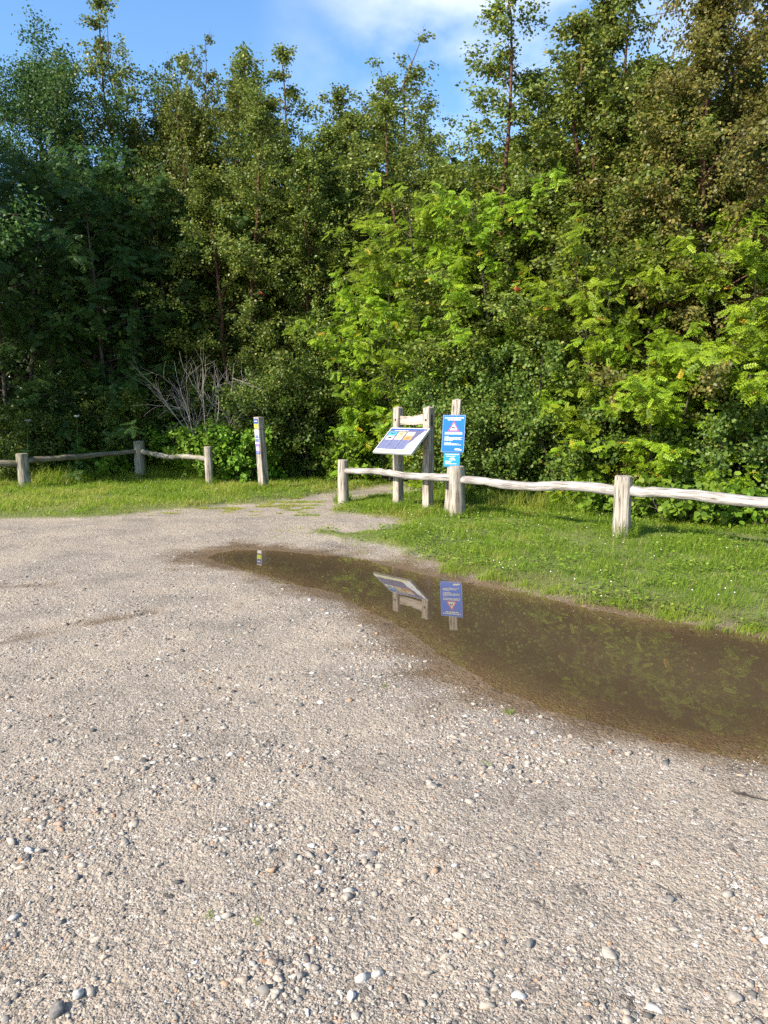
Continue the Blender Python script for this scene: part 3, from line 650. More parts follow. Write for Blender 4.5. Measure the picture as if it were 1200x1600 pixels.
# ---- dead shrub
def dead_shrub():
    r = np.random.default_rng(5); W = []
    def br(p, d, L, rad, lev):
        pts = [p]; n = 6
        for k in range(n):
            d = norm(d+r.normal(0, .13, 3)+np.array([0, 0, -.02])); pts.append(pts[-1]+d*L/n)
        pts = np.array(pts); W.append(tube_np(pts, np.linspace(rad, rad*.3, n+1), 5))
        if lev:
            for k in range(5 if lev == 2 else 3):
                i_ = r.integers(1, n); br(pts[i_], norm(d+r.normal(0, .38, 3)), L*(.35+.3*r.random()), rad*.5, lev-1)
    for k in range(15):
        a = r.random()*6.28
        br(np.array([.34*math.cos(a), .3*math.sin(a), 0]), norm(np.array([math.cos(a)*.34+.02, math.sin(a)*.3, 1.0])), 1.2+.9*r.random(), .013, 2)
    V, Fc, U = merge(W)
    return mesh_np('dead_shrub', V, Fc, M['dead_wood'], uv=U, smooth=True)
o = link('dead_shrub', dead_shrub(), loc=(-3.85, 17.1, .70))
tag(o, 'bare grey dead shrub among the leaves behind the left fence', 'shrub'); 

# ---- umbel flowers in the shade
def umbel(x, y, h, label, seed):
    r = np.random.default_rng(seed); root = thing('hogweed', label, 'flower', (x, y, hz(x, y)), 0, 'white umbels in the shade')
    st = np.array([(0, 0, 0), (.03, 0, h*.5), (.05, .01, h)]); W = [tube_np(st, [.008, .006, .004], 5)]; P = []
    for k in range(9):
        a = r.random()*6.28; e = np.array([.05+.08*math.cos(a)*r.random(), .01+.08*math.sin(a)*r.random(), h+.08+.03*r.random()]); W.append(tube_np(np.array([st[2], (st[2]+e)/2+(0, 0, .015), e]), [.002]*3, 3))
        P += [e+r.normal(0, .014, 3)*(1, 1, .4) for _ in range(14)]
    V, Fc, U = merge(W); link('stem', mesh_np('stem', V, Fc, M['weed'], uv=U, rnd=np.full(len(Fc), .3)), root)
    P = np.array(P); n = len(P); V = ICO[None]*.007*np.array([1, 1, .5])+P[:, None]
    link('umbel', mesh_np('umbel', V.reshape(-1, 3), (ICOF[None]+(np.arange(n)*12)[:, None, None]).reshape(-1, 3), M['umbel']), root)
    A = np.array([(0, 0, z) for z in np.linspace(.1, h*.7, 9)]); lv = simple_leaves(seed, A, np.tile((1., 0, 0), (9, 1)), 3, .16, .03, ROUND, .1, 1)
    link('leaves', mesh_np('leaves', lv[0], lv[1], M['rowan_leaf_dark'], rnd=lv[2]), root)
umbel(-7.75, 16.4, 1.25, 'wilting white umbel flower above the leftmost fence post', 3)
umbel(-6.75, 16.6, 1.35, 'white umbel flower in the shade right of the leftmost post', 4)

# ---- far thicket behind everything
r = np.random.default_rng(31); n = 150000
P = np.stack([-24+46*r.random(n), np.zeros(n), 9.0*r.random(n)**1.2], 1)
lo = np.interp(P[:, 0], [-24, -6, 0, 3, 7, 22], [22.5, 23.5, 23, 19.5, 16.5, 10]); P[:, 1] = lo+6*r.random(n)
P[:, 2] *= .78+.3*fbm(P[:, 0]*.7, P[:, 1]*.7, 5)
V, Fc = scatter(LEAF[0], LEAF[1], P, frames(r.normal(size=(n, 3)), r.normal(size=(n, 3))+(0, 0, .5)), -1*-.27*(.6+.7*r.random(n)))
tag(link('woodland_thicket', mesh_np('woodland_thicket', V, Fc, M['thicket_leaf_shaded'], rnd=r.random(n))), 'dark mass of leaves deep inside the wood', 'thicket', kind='stuff')

# ------------------------------------------------------------------ grass
def blades(x, y, h, w, lean, rd, r):
    n = len(x); a = r.random(n)*6.283; dx, dy = np.cos(a), np.sin(a); sx, sy = -dy, dx
    z0 = height(x, y); b = (.15+.85*r.random(n))*lean
    def pt(t, side): return np.stack([x+dx*b*h*t**1.8+sx*w*side, y+dy*b*h*t**1.8+sy*w*side, z0-.004+h*t*(1-.25*b*t)], 1)
    V = np.stack([pt(0, -.5), pt(0, .5), pt(.55, .38), pt(.55, -.38), pt(1, .05), pt(1, -.05)], 1)
    Fc = np.array([(0, 1, 2, 3), (3, 2, 4, 5)])[None]+(np.arange(n)*6)[:, None, None]
    return V.reshape(-1, 3), Fc.reshape(-1, 4), np.repeat(rd, 2)
def field(n, x0, x1, y0, y1, r):
    x = x0+(x1-x0)*r.random(n); y = y0+(y1-y0)*r.random(n); return x, y, fields(x, y)
r = np.random.default_rng(41)
GV = []
def addgrass(n, box, hmin, hmax, dist_scale, ok):
    x, y, f = field(n, *box, r); k = ok(x, y, f)
    x, y = x[k], y[k]; gm = f[1][k]; q = np.hypot(x, y)
    cl = .6*fbm(x*1.7, y*1.7, 91)+.4*fbm(x*4.5, y*4.5, 93); cl2 = fbm(x*6, y*6, 92)
    h = (hmin+(hmax-hmin)*r.random(len(x))**1.5)*(.45+1.2*sstep(.3, .65, cl))*(.35+.65*sstep(0, .6, gm))
    w = np.maximum(.0035, .00055*q)*(.8+.5*r.random(len(x)))
    rd = np.clip(.06+.75*cl2+.45*(r.random(len(x))-.5)+.40*(1-sstep(.1, .5, gm))+.55*sstep(.45, .68, fbm(x*.9, y*.9, 95)), 0, .95); rd = np.where(r.random(len(x)) < .07, 1, rd)
    GV.append(blades(x, y, h, w, 1.4, rd, r))
okg = lambda x, y, f: (f[1] > .0) & (f[2] < .5) & (r.random(len(x)) < (sstep(-.05, .3, f[1])*.85+.12)*(.25+.75*sstep(.30, .50, .5*f[4]+.5*f[3])))
addgrass(330000, (-.9, 7.5, 4.6, 15.5), .022, .09, 1, okg)
addgrass(150000, (-11, 1.2, 11.2, 18.2), .04, .125, 1, okg)
# rank grass by the wood edge and the posts
addgrass(60000, (.6, 7.5, 8.5, 14), .14, .36, 1, lambda x, y, f: (f[2] > -1.2) & (f[2] < .5) & (f[1] > .1) & (fbm(x*2.2, y*2.2, 44) > .42))
addgrass(26000, (-11, -2.5, 15.6, 18), .14, .34, 1, lambda x, y, f: (f[2] > -.7) & (f[2] < .6) & (f[1] > .1))
# thin tufts straying onto the gravel
addgrass(60000, (-9, 3.2, 5.2, 15.5), .04, .09, 1, lambda x, y, f: (f[1] > -.55) & (f[1] < .1) & (f[0] < -.03) & (fbm(x*5, y*5, 13) > .55))
addgrass(150000, (-7, -1.0, 11.5, 14.2), .035, .07, 1, lambda x, y, f: (f[1] > -1.9) & (f[1] < .1) & (f[0] < -.1) & (fbm(x*2.4, y*4.5, 19)+.10*f[1] > .53))
for (pxx, pyy, rr_, nn, hh) in ((536, 786, .16, 500, .22), (716, 813, .14, 260, .16), (973, 845, .18, 420, .24), (625, 800, .12, 200, .16), (667, 807, .12, 200, .16), (411, 768, .12, 220, .2), (327, 761, .14, 200, .24), (220, 754, .15, 200, .24), (38, 768, .15, 200, .22), (600, 1073, .02, 30, .02), (795, 1112, .03, 50, .03), (403, 1440, .02, 22, .02), (325, 1432, .02, 20, .018), (760, 1195, .03, 36, .02)):
    cx, cy = G(pxx, pyy); a = r.random(nn)*6.28; q = rr_*np.sqrt(r.random(nn))
    GV.append(blades(cx+q*np.cos(a), cy+q*np.sin(a), hh*(.4+.7*r.random(nn)), np.full(nn, .006 if hh > .1 else .003), 1.0, np.clip(.2+.6*r.random(nn), 0, 1), r))
edge = [(690, 884), (720, 894), (760, 902), (820, 918), (880, 930), (950, 945), (1020, 958), (1100, 971), (1180, 988), (1260, 1003)]
for k in range(70):      # yellowish tufts fringing the water
    u = r.random()*(len(edge)-1); i_ = int(u); q0, q1 = edge[i_], edge[i_+1]
    cx, cy = G(q0[0]+(q1[0]-q0[0])*(u-i_)+r.normal()*4, q0[1]+(q1[1]-q0[1])*(u-i_)+r.normal()*3.0)
    nn = int(20+50*r.random()); a = r.random(nn)*6.28; q = .07*np.sqrt(r.random(nn))*(.5+r.random())
    GV.append(blades(cx+q*np.cos(a)*1.6, cy+q*np.sin(a), (.05+.06*r.random())*(.4+.7*r.random(nn)), np.full(nn, .004), 1.3, np.clip(.55+.4*r.random(nn), 0, .95), r))
V = np.concatenate([g[0] for g in GV]); off = np.cumsum([0]+[len(g[0]) for g in GV[:-1]])
Fc = np.concatenate([g[1]+o_ for g, o_ in zip(GV, off)])
tag(link('grass', mesh_np('grass', V, Fc, M['grass'], rnd=np.concatenate([g[2] for g in GV]))), 'sunlit green grass growing along the gravel edge', 'grass', kind='stuff')
# broad-leaved weeds and clover
x1, y1, f1 = field(60000, -.9, 7, 4.6, 14.5, r); k1 = (f1[1] > .06) & (f1[2] < .3) & (fbm(x1*2.6, y1*2.6, 61) > .44)
x2, y2, f2 = field(20000, -10, 1, 13.5, 17.5, r); k2 = (f2[1] > .06) & (f2[2] < .3) & (fbm(x2*2.6, y2*2.6, 62) > .46)
x = np.concatenate([x1[k1], x2[k2]]); y = np.concatenate([y1[k1], y2[k2]]); n = len(x)
a = r.random(n)*6.28; d = np.stack([np.cos(a), np.sin(a), .1+.3*r.random(n)], 1)
V, Fc = scatter(ROUND[0], ROUND[1], np.stack([x, y, height(x, y)+.02+.05*r.random(n)], 1), frames(d, np.array([0, 0, 1.])+r.normal(0, .25, (n, 3))), .016+.028*r.random(n)**2)
tag(link('weeds', mesh_np('weeds', V, Fc, M['weed'], rnd=np.repeat(r.random(n), 2))), 'clover and broad leaved weeds mixed through the grass', 'weeds', kind='stuff')
x, y, f = field(700, -8, 6, 5, 17, r); k = (f[1] > .12) & (f[2] < .0) & (fbm(x*1.2, y*1.2, 5) > .46); x, y = x[k], y[k]; n = len(x)
V = (ICO[None]*.006*np.array([1, 1, .8]))+np.stack([x, y, height(x, y)+.07+.05*r.random(n)], 1)[:, None]
tag(link('clover_flowers', mesh_np('clover_flowers', V.reshape(-1, 3), (ICOF[None]+(np.arange(n)*12)[:, None, None]).reshape(-1, 3), M['flower'])), 'scattered tiny white clover flowers in the grass', 'flowers', kind='stuff')

# ------------------------------------------------------------------ fences
def round_post(root, x, y, h, rad, mat, seed, square=0.0, lean=(0, 0)):
    r = np.random.default_rng(seed); z0 = hz(x, y)
    t = np.linspace(0, 1, 12); n = 24; a = np.arange(n)*2*np.pi/n
    pts = np.stack([lean[0]*t*h, lean[1]*t*h, -.25+(h+.25)*t], 1)
    sq = 1/np.maximum(np.abs(np.cos(a+.35)), np.abs(np.sin(a+.35)))
    wob = (1-square)+square*np.minimum(sq, 1.22)*.93
    wob = wob*(1+.035*np.sin(3*a+seed)+.02*np.sin(7*a+2*seed))*(1+.02*r.normal(size=(12, 1)))
    V, Fc, U = tube_np(pts, np.linspace(rad*1.05, rad*.97, 12), n, wob=wob)
    mb = MB(); mb.add(V, Fc, U)
    top = V[-n:]; c = top.mean(0)+(0, 0, .004)
    ring = c+(top-c)*.82+(0, 0, .010)
    vv = list(top)+list(ring)+[c+np.array((0, 0, .011))]
    ff = [(k, (k+1) % n, n+(k+1) % n, n+k) for k in range(n)]+[(n+k, n+(k+1) % n, 2*n) for k in range(n)]
    mb.add(vv, ff, [(p[0]*3+7, p[1]*.6) for p in vv])
    o = mb.build('post', mat, root, smooth=True, loc=(x-root.location.x, y-root.location.y, z0-root.location.z))
    return o
def rail(root, pts, r0, r1, mat, seed):
    r = np.random.default_rng(seed); pts = np.array(pts, float); m_ = 26
    t = np.linspace(0, len(pts)-1, m_); 
    # smooth interpolation through the control points
    P = np.stack([np.interp(t, np.arange(len(pts)), pts[:, c]) for c in range(3)], 1)
    for _ in range(3): P[1:-1] = (P[:-2]+2*P[1:-1]+P[2:])/4
    P[1:-1, 2] += r.normal(0, .004, m_-2)+.010*np.sin(t[1:-1]*2.1+seed); P[1:-1, 1] += r.normal(0, .004, m_-2)+.012*np.sin(t[1:-1]*1.7+2*seed)
    n = 14; a = np.arange(n)*2*np.pi/n
    rad = np.linspace(r0, r1, m_)*(1+.05*np.sin(t*5+seed)+.03*r.normal(size=m_))
    wob = (1+.06*np.sin(2*a+seed)+.03*np.sin(5*a))[None]*np.ones((m_, 1))*(1+.015*r.normal(size=(m_, n)))
    V, Fc, U = tube_np(P, rad, n, wob=wob)
    mb = MB(); mb.add(V, Fc, U)
    for e, fl in ((0, 1), (m_-1, 0)):
        q = V[e*n:(e+1)*n]; mb.add(list(q)+[q.mean(0)], [((k, n, (k+1) % n) if not fl else (k, (k+1) % n, n)) for k in range(n)], [(p[1], p[2]) for p in q]+[(0, 0)])
    o = mb.build('rail', mat, root, smooth=True)
    o.location = (-root.location.x, -root.location.y, -root.location.z); return o

P1, P2, P3 = (-.70, 12.9), (1.09, 11.1), (2.95, 9.28); P4 = (4.95, 7.65); P5 = (7.6, 6.5)
fr = thing('wooden_fence', 'pale weathered post and rail fence along the grass on the right', 'fence', (P2[0], P2[1], hz(*P2)))
o = round_post(fr, *P1, .74, .092, M['post_wood'], 1); o['label'] = 'slim round end post'
o = round_post(fr, *P2, .74, .118, M['post_wood'], 2, lean=(-.03, 0)); o['label'] = 'thick post splayed at its foot'
o = round_post(fr, *P3, .75, .112, M['post_wood'], 3, square=.75); o['label'] = 'squared pale post'
round_post(fr, *P4, .75, .11, M['post_wood'], 4, square=.4)
def lerp3(a, za, b, zb, mids):
    return [(a[0]+(b[0]-a[0])*t, a[1]+(b[1]-a[1])*t, za+(zb-za)*t+dz) for t, dz in [(0, 0)]+mids+[(1, 0)]]
rail(fr, lerp3(P1, .60, P2, .615, [(.2, .005), (.4, .01), (.6, -.01), (.8, -.01)]), .047, .055, M['rail_wood'], 11)
rail(fr, lerp3(P2, .61, P3, .62, [(.2, -.02), (.38, -.035), (.6, .005), (.8, .01)]), .052, .066, M['rail_wood'], 12)
rail(fr, lerp3(P3, .62, P4, .60, [(.3, .01), (.6, .0), (.8, .0)]), .062, .068, M['rail_wood'], 13)

PA, PB, PC = (-7.25, 15.2), (-5.5, 17.0), (-3.7, 16.0); PZ = (-9.4, 13.9)
fl = thing('wooden_fence', 'mossy grey post and rail fence in the shade on the left', 'fence', (PB[0], PB[1], hz(*PB)))
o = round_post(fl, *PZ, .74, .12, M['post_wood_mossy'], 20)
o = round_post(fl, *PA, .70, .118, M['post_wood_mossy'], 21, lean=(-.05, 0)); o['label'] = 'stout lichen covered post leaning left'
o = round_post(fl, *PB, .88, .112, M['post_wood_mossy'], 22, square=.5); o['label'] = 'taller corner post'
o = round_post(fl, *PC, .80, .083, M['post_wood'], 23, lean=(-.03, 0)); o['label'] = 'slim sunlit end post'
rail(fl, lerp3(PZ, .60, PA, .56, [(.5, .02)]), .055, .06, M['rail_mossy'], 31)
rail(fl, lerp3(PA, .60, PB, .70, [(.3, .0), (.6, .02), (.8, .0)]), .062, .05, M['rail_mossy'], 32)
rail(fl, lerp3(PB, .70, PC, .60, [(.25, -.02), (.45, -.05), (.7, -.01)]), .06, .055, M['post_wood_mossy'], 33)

# ------------------------------------------------------------------ square posts
def square_post(parent, name, loc, w, d, h, mat, cap=.03, rz=0, lean=(0, 0), seed=0):
    "chamfered square timber with a weathered pyramid top"
    r = np.random.default_rng(seed); mb = MB(); c = .10
    ring = [(-1+c, -1), (1-c, -1), (1, -1+c), (1, 1-c), (1-c, 1), (-1+c, 1), (-1, 1-c), (-1, -1+c)]
    zs = np.linspace(-.25, h, 9); n = 8; V = []; U = []; per = np.array([0, .8, .9, 1.7, 1.8, 2.6, 2.7, 3.5])*w
    for k, z in enumerate(zs):
        j = 1+.012*r.normal()
        for q, (a_, b_) in enumerate(ring):
            V.append((a_*w/2*j+lean[0]*max(z, 0), b_*d/2*j+lean[1]*max(z, 0), z)); U.append((per[q], z))
    Fq = [(k*n+q, k*n+(q+1) % n, (k+1)*n+(q+1) % n, (k+1)*n+q) for k in range(8) for q in range(n)]
    mb.add(V, Fq, U)
    top = V[-n:]; cx = lean[0]*h; cy = lean[1]*h
    V2 = list(top)+[(cx, cy, h+cap)]
    mb.add(V2, [(q, (q+1) % n, n) for q in range(n)], [(p[0]*2, p[1]*.5) for p in V2])
    o = mb.build(name, mat, parent, loc=loc); o.rotation_euler = (0, 0, rz); return o

# ---- trail marker post
x, y = -2.42, 15.15; LX, LY = -.040, -.034
tp = thing('trail_post', 'leaning square wooden trail post with a column of route markers', 'post', (x, y, hz(x, y)), R(-40))
square_post(tp, 'post', (0, 0, 0), .155, .155, 1.43, M['post_wood'], cap=.008, lean=(LX, LY), seed=4)
def plate(parent, name, mats, P, quads, thick=.004):
    """thin plate with flat marks; P(u, v, out) maps -.5...5 / 0..1 to the parent's space"""
    mb = MB(); mb.m = 0
    c = [P(u, v, o_) for o_ in (thick, 0) for (u, v) in ((-.5, 0), (.5, 0), (.5, 1), (-.5, 1))]
    mb.add(c, [(0, 1, 2, 3), (4, 7, 6, 5), (0, 4, 5, 1), (1, 5, 6, 2), (2, 6, 7, 3), (3, 7, 4, 0)])
    for k, q in enumerate(quads):
        mb.m = q[0]; o_ = thick+.0012+.0004*(k % 5)
        if q[1] == 'disc':
            _, _, u, v, ru, rv = q; mb.add([P(u+ru*math.cos(a*.5236), v+rv*math.sin(a*.5236), o_) for a in range(12)], [tuple(range(12))])
        elif q[1] == 'poly':
            mb.add([P(u, v, o_+.0006) for u, v in q[2]], [tuple(range(len(q[2])))])
        else:
            _, u0, v0, u1, v1 = q; mb.add([P(u0, v0, o_), P(u1, v0, o_), P(u1, v1, o_), P(u0, v1, o_)], [(0, 1, 2, 3)])
    return mb.build(name, mats, parent)
def words_(r, m_, u0, u1, v0, v1):
    "a line of lettering too small to read: word-length strokes"
    q = []; u = u0
    while u < u1-.02:
        w = min(.03+.10*r.random(), u1-u); q.append((m_, u, v0, u+w, v1)); u += w+.016
    return q
def PM(z0, z1, w=.118):
    def P(u, v, o_):
        z = z0+(z1-z0)*v; return (u*w+LX*z, -.079-o_+LY*z, z)
    return P
rw = np.random.default_rng(3)
plate(tp, 'route_marker', [M['navy'], M['white']], PM(1.30, 1.395), [(1, -.36, .44, .36, .60)])['label'] = 'dark blue marker with a white bar'
plate(tp, 'route_marker', [M['lime']], PM(1.215, 1.297), [])['label'] = 'plain yellow green marker'
mb = MB(); z = 1.195
for (c, d) in (((LX*z, LY*z-.083, z), (.172, .006, .006)), ((LX*z+.083, LY*z, z), (.006, .16, .006))): mb.box(c, d)
mb.build('band', M['black'], tp)
plate(tp, 'route_marker', [M['white'], M['navy'], M['violet_light']], PM(.90, 1.185), [(2, -.46, .10, .46, .36)]+words_(rw, 1, -.36, .36, .52, .60)+words_(rw, 1, -.36, .3, .24, .28)+[(1, -.42, .42, .42, .50)])['label'] = 'white marker with blue printing'
plate(tp, 'route_marker', [M['purple'], M['white'], M['red'], M['navy']], PM(.70, .897), [(3, -.5, .01, .5, .24), (1, 'disc', 0, .52, .36, .26), (2, 'disc', 0, .54, .10, .07)]+words_(rw, 1, -.36, .36, .08, .14))['label'] = 'purple marker with a white roundel'

# ---- information board
ib = thing('information_board', 'sloping illustrated information panel carried on two square wooden posts', 'information board', (.46, 11.98, hz(.46, 11.98)), R(-46))
for sx, sd in ((-.33, 1), (.33, 2)):
    po = square_post(ib, 'post', (sx, 0, 0), .13, .13, 1.585, M['post_wood'], cap=.035, seed=sd)
    mb = MB()
    for k in range(10):
        pass
    ring = [(.011*math.cos(a*.7854), -.0665, 1.40+.011*math.sin(a*.7854)) for a in range(8)]
    mb.add(ring, [tuple(range(8))]); mb.add([(p[0]*1.9, -.0660, 1.40+(p[2]-1.40)*1.9) for p in ring], [tuple(range(8))])
    mb.build('bolt', M['bolt_and_slot_shade'], po)
    if sx > 0:
        mb = MB(); mb.box((.0655, .0, 1.40), (.003, .034, .18)); mb.build('mortise_shade', M['bolt_and_slot_shade'], po)  # no hole is cut: a dark plate painted as the shade inside it
mb = MB(); xs_ = np.linspace(-.2645, .2645, 9)
V = []; rr2 = np.random.default_rng(8)
for k, xx in enumerate(xs_):
    tp_ = 1.475+.006*rr2.normal()-.012*math.sin(k*.6); V += [(xx, -.03, 1.325), (xx, -.03, tp_), (xx, .03, tp_-.004), (xx, .03, 1.325)]
Fq = [(k*4+a, k*4+(a+1) % 4, (k+1)*4+(a+1) % 4, (k+1)*4+a) for k in range(8) for a in range(4)]
mb.add(V, Fq, [(v[2]*.6+v[1], v[0]+.7) for v in V]); mb.build('crossbar', M['post_wood'], ib)
# panel: slab sloping down towards the front
PW, PL, TI = .84, .56, R(42)
pc, ps = math.cos(TI), math.sin(TI)
def PP(u, v, o_):          # u -.5...5 across, v 0 bottom..1 top, o_ above the face
    return (.012+u*PW, -.080-(1-v)*PL*pc-o_*ps, 1.275-(1-v)*PL*ps+o_*pc)
mb = MB(); c = [PP(u, v, o_) for o_ in (0, -.032) for (u, v) in ((-.5, 0), (.5, 0), (.5, 1), (-.5, 1))]
mb.add(c, [(0, 1, 2, 3), (4, 7, 6, 5), (0, 4, 5, 1), (1, 5, 6, 2), (2, 6, 7, 3), (3, 7, 4, 0)])
panel = mb.build('panel', M['panel_edge'], ib)
curve = [(-.485, .135), (.235, .135), (.25, .22), (.245, .32), (.27, .42), (.32, .53), (.33, .62), (.37, .72), (.41, .82), (.43, .90), (.485, .90), (.485, .975), (-.485, .975)]
def PS(u, v, o_): return PP(u*.985, .008+v*.984, o_+.0005)
pr = plate(panel, 'printed_sheet', [M['white'], M['violet'], M['yellow'], M['navy'], M['lime']], PS,
      [(1, 'poly', curve), (2, -.46, .03, .40, .10), (3, -.47, .915, .40, .965)], thick=.0015)
def tile(u0, v0, u1, v1, mats, marks, name, lb=None):
    def PT(u, v, o_): return PP(u0+(u+.5)*(u1-u0), v0+v*(v1-v0), o_+.0052)
    o = plate(pr, name, mats, PT, marks, thick=.001)
    if lb: o['label'] = lb
cols_ = [(-.43, -.23), (-.195, .005), (.04, .24)]
wing = (1, 'poly', [(-.38, .62), (-.2, .74), (-.04, .5), (.06, .5), (.22, .76), (.4, .66), (.2, .42), (.02, .30), (-.18, .42)])
body = (1, 'poly', [(-.3, .25), (-.1, .2), (.2, .3), (.3, .55), (.12, .68), (-.12, .6), (-.28, .42)])
tl_ = [(M['sky_tile'], wing, 'blue picture with a dark flying bird'), (M['tan_tile'], (1, 'poly', [(-.1, .2), (.05, .18), (.3, .8), (.22, .82), (0, .5), (-.25, .55)]), 'cream picture with a slim insect'), (M['pale_tile'], (2, 'poly', [(-.3, .3), (.1, .25), (.35, .6), (0, .75), (-.25, .6)]), 'pinkish pale picture'),
       (M['white'], body, 'white picture with a dark animal'), (M['pale_tile'], (2, 'poly', [(-.2, .15), (.2, .2), (.25, .6), (0, .85), (-.2, .6)]), 'pale brown picture'), (M['orange_tile'], body, 'orange picture with a brown animal')]
for k, (mm, mk, lb) in enumerate(tl_):
    u0, u1 = cols_[k % 3]; v0, v1 = ((.68, .835), (.515, .665))[k//3]
    tile(u0, v0, u1, v1, [mm, M['black'] if k in (0, 3) else plain('tile_brown_%d' % k, (.22, .11, .05), .5), M['tan_tile']], [mk]+([(2, -.5, .72, .5, 1.0)] if k in (3, 4) else []), 'picture_tile', lb)
for rws in ((.335, .50), (.16, .32)):
    for u0, u1 in cols_:
        q = []
        for l in range(5): q += words_(rw, 1, -.42, .30+.12*rw.random(), .84-l*.17, .84-l*.17+.06)
        tile(u0, rws[0], u1, rws[1], [M['violet_light'], M['violet']], q, 'text_tile')
q = words_(rw, 0, -.36, .12, .30, .72)
tile(-.43, .845, .30, .90, [M['violet'], M['white']], [(1, *t[1:]) for t in q], 'title_strip')
for (u0, v0) in ((.40, .74), (.345, .33)):
    tile(u0, v0, u0+.05, v0+.06, [M['white'], M['weed'] if False else M['lime']], [(1, 'poly', [(-.5, .9), (.4, .7), (.1, .1)])], 'leaf_mark')
for sx in (-.33, .33):
    mb = MB(); mb.box((sx, -.21, .955), (.03, .29, .006)); mb.box((sx, -.0685, .975), (.03, .006, .05))
    mb.box((sx, -.352, .975), (.03, .006, .05)); mb.build('bracket', M['steel'], ib)

# ---- blue sign post
sp = thing('sign_post', 'blue warning sign and smaller light blue sign on a square post behind the fence', 'sign', (1.0, 11.52, hz(1.0, 11.52)), R(-17))
SLX, SLY = .060, .015
square_post(sp, 'post', (0, 0, 0), .135, .125, 1.72, M['post_wood'], cap=.02, lean=(SLX, SLY), seed=9)
def PSG(z0, z1, w, cx):
    def P(u, v, o_):
        z = z0+(z1-z0)*v; return (cx+u*w+.045*z, -.072-o_+SLY*z, z)
    return P
qs = words_(rw, 1, -.42, .42, .905, .94)+words_(rw, 1, -.28, .30, .855, .89)
qs += [(2, 'poly', [(-.25, .565), (.25, .565), (0, .835)]), (1, 'poly', [(-.172, .592), (.172, .592), (0, .782)]),
       (3, 'poly', [(-.075, .655), (-.055, .625), (-.04, .625), (-.04, .645), (.03, .645), (.035, .622), (.052, .622), (.055, .66), (.04, .68), (-.045, .677), (-.06, .695), (-.085, .685)])]
for v in (.535, .510, .485): qs += words_(rw, 1, -.38, .40, v-.008, v+.009)
for v, e in ((.42, -.2), (.395, .40), (.37, .32), (.345, .40), (.32, -.02)): qs += words_(rw, 1, -.38, e, v-.008, v+.009)
for v, e in ((.255, -.08), (.228, .25), (.200, .40)): qs += words_(rw, 1, -.38, e, v-.008, v+.009)
qs += [(1, 'poly', [(.10, .06), (.40, .05), (.41, .075), (.30, .10), (.14, .11), (.09, .085)])]
qs += [(1, -.490, .006, -.483, .994), (1, .483, .006, .490, .994), (1, -.483, .006, .483, .010), (1, -.483, .990, .483, .994)]
plate(sp, 'warning_sign', [M['blue'], M['white'], M['red'], M['black']], PSG(.935, 1.495, .345, .012), qs, .006)['label'] = 'blue board with a red edged white triangle'
qs = words_(rw, 1, -.42, .42, .86, .92)+words_(rw, 1, -.36, .2, .73, .78)+[(1, 'poly', [(-.16, .48), (.24, .46), (.12, .66), (-.08, .64)])]
for v, e in ((.38, .0), (.28, -.06), (.20, .30)): qs += words_(rw, 1, -.40, e, v-.03, v+.03)
plate(sp, 'notice', [M['cyan'], M['white']], PSG(.72, .925, .25, .010), qs, .005)['label'] = 'small light blue notice below the warning sign'

# ------------------------------------------------------------------ camera, light, sky
cam = D.cameras.new('camera'); co = D.objects.new('camera', cam); C.objects.link(co)
co.location = (0, 0, CAM_H); co.rotation_euler = (math.pi/2-PITCH, 0, 0)
cam.sensor_fit = 'VERTICAL'; cam.sensor_height = 36; cam.lens = 36*F/1600; cam.clip_end = 2000; cam.clip_start = .05
scene.camera = co
EL = R(35); hx, hy = -.81, -.585; q = math.hypot(hx, hy)
SUN = Vector((hx/q*math.cos(EL), hy/q*math.cos(EL), math.sin(EL)))
sl = D.lights.new('sun', 'SUN'); sl.energy = 5.0; sl.angle = R(.5); sl.color = (1, .93, .82)
so = D.objects.new('sun', sl); C.objects.link(so); so.rotation_euler = (-SUN).to_track_quat('-Z', 'Y').to_euler()
w = D.worlds.new('World'); scene.world = w; w.use_nodes = True; nt = w.node_tree; nt.nodes.clear()
N = lambda t, **kw: nt.nodes.new('ShaderNode'+t); L = nt.links.new
sky = N('TexSky'); sky.sky_type = 'NISHITA'; sky.sun_disc = False; sky.sun_elevation = EL; sky.sun_rotation = math.atan2(SUN.x, SUN.y)
sky.air_density = 1.0; sky.dust_density = .3; sky.ozone_density = 2.2
tc = N('TexCoord'); mp = N('Mapping'); mp.inputs['Scale'].default_value = (2.0, 2.0, 3.4); L(tc.outputs['Generated'], mp.inputs[0])
no = N('TexNoise'); no.inputs['Scale'].default_value = 3.0; no.inputs['Detail'].default_value = 6; no.inputs['Roughness'].default_value = .5; L(mp.outputs[0], no.inputs['Vector'])
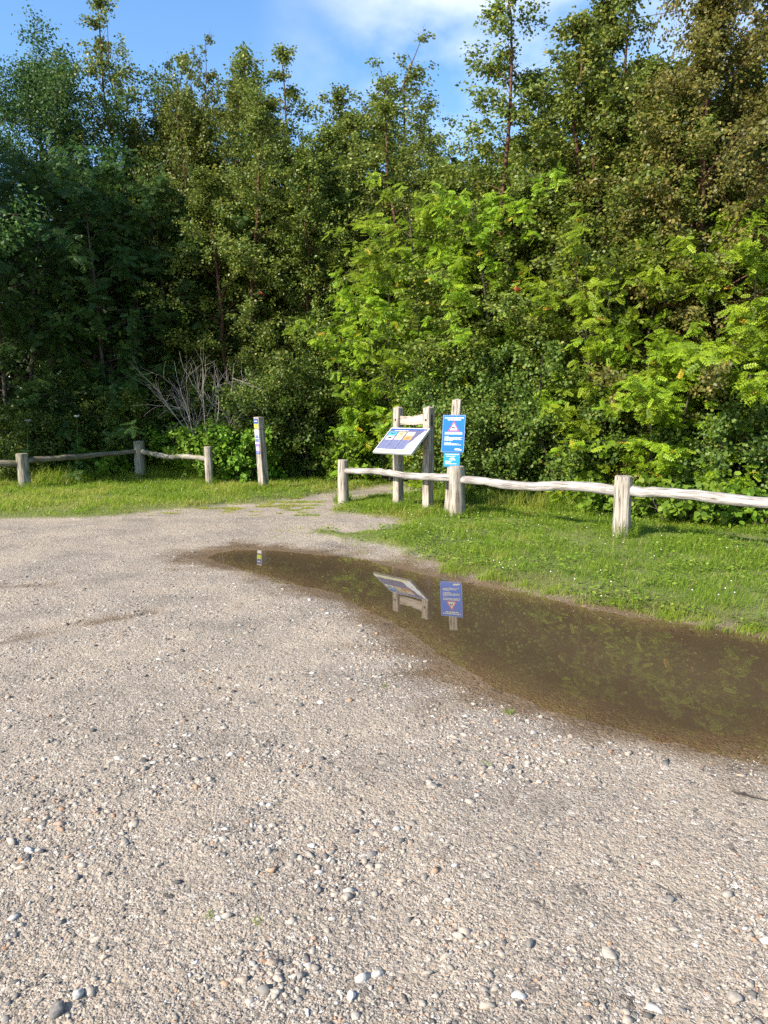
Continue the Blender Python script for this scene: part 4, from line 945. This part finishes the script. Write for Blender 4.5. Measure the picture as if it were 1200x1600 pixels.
# two thin cloud banks, each round a direction of the sky
tot = None
for az_, el_, wd_, st_ in ((R(6), R(29), R(13), 1.3), (R(-2), R(24), R(7), .45), (R(22), R(26), R(12), .6), (R(-11), R(31), R(5), .5), (R(70), R(30), R(30), .8), (R(-120), R(40), R(40), .9)):
    dt = N('VectorMath'); dt.operation = 'DOT_PRODUCT'; L(tc.outputs['Generated'], dt.inputs[0])
    dt.inputs[1].default_value = (math.sin(az_)*math.cos(el_), math.cos(az_)*math.cos(el_), math.sin(el_))
    mr = N('MapRange'); mr.interpolation_type = 'SMOOTHSTEP'; mr.inputs['From Min'].default_value = math.cos(wd_); mr.inputs['From Max'].default_value = 1.0; mr.inputs['To Max'].default_value = st_; L(dt.outputs['Value'], mr.inputs['Value'])
    if tot is None: tot = mr.outputs[0]
    else:
        a_ = N('Math'); a_.operation = 'MAXIMUM'; L(tot, a_.inputs[0]); L(mr.outputs[0], a_.inputs[1]); tot = a_.outputs[0]
cr = N('ValToRGB'); cr.color_ramp.elements[0].position = .36; cr.color_ramp.elements[0].color = (0, 0, 0, 1); cr.color_ramp.elements[1].position = .66; cr.color_ramp.elements[1].color = (.75, .75, .75, 1); L(no.outputs['Fac'], cr.inputs[0])
ml = N('Math'); ml.operation = 'MULTIPLY'; L(tot, ml.inputs[0]); L(cr.outputs[0], ml.inputs[1])
hs = N('HueSaturation'); hs.inputs['Saturation'].default_value = 1.16; hs.inputs['Value'].default_value = 1.6; L(sky.outputs[0], hs.inputs['Color'])
mx = N('MixRGB'); L(ml.outputs[0], mx.inputs[0]); L(hs.outputs[0], mx.inputs[1]); mx.inputs[2].default_value = (7.2, 7.5, 8.2, 1)
bg = N('Background'); bg.inputs[1].default_value = .085; L(mx.outputs[0], bg.inputs[0]); wo = N('OutputWorld'); L(bg.outputs[0], wo.inputs[0])
scene.view_settings.view_transform = 'Standard'; scene.view_settings.look = 'None'; scene.view_settings.gamma = 1; scene.view_settings.exposure = 1.15
scene.view_settings.use_curve_mapping = False
scene.cycles.max_bounces = 6; scene.cycles.diffuse_bounces = 3; scene.cycles.glossy_bounces = 3; scene.cycles.transparent_max_bounces = 8
scene.cycles.use_denoising = False
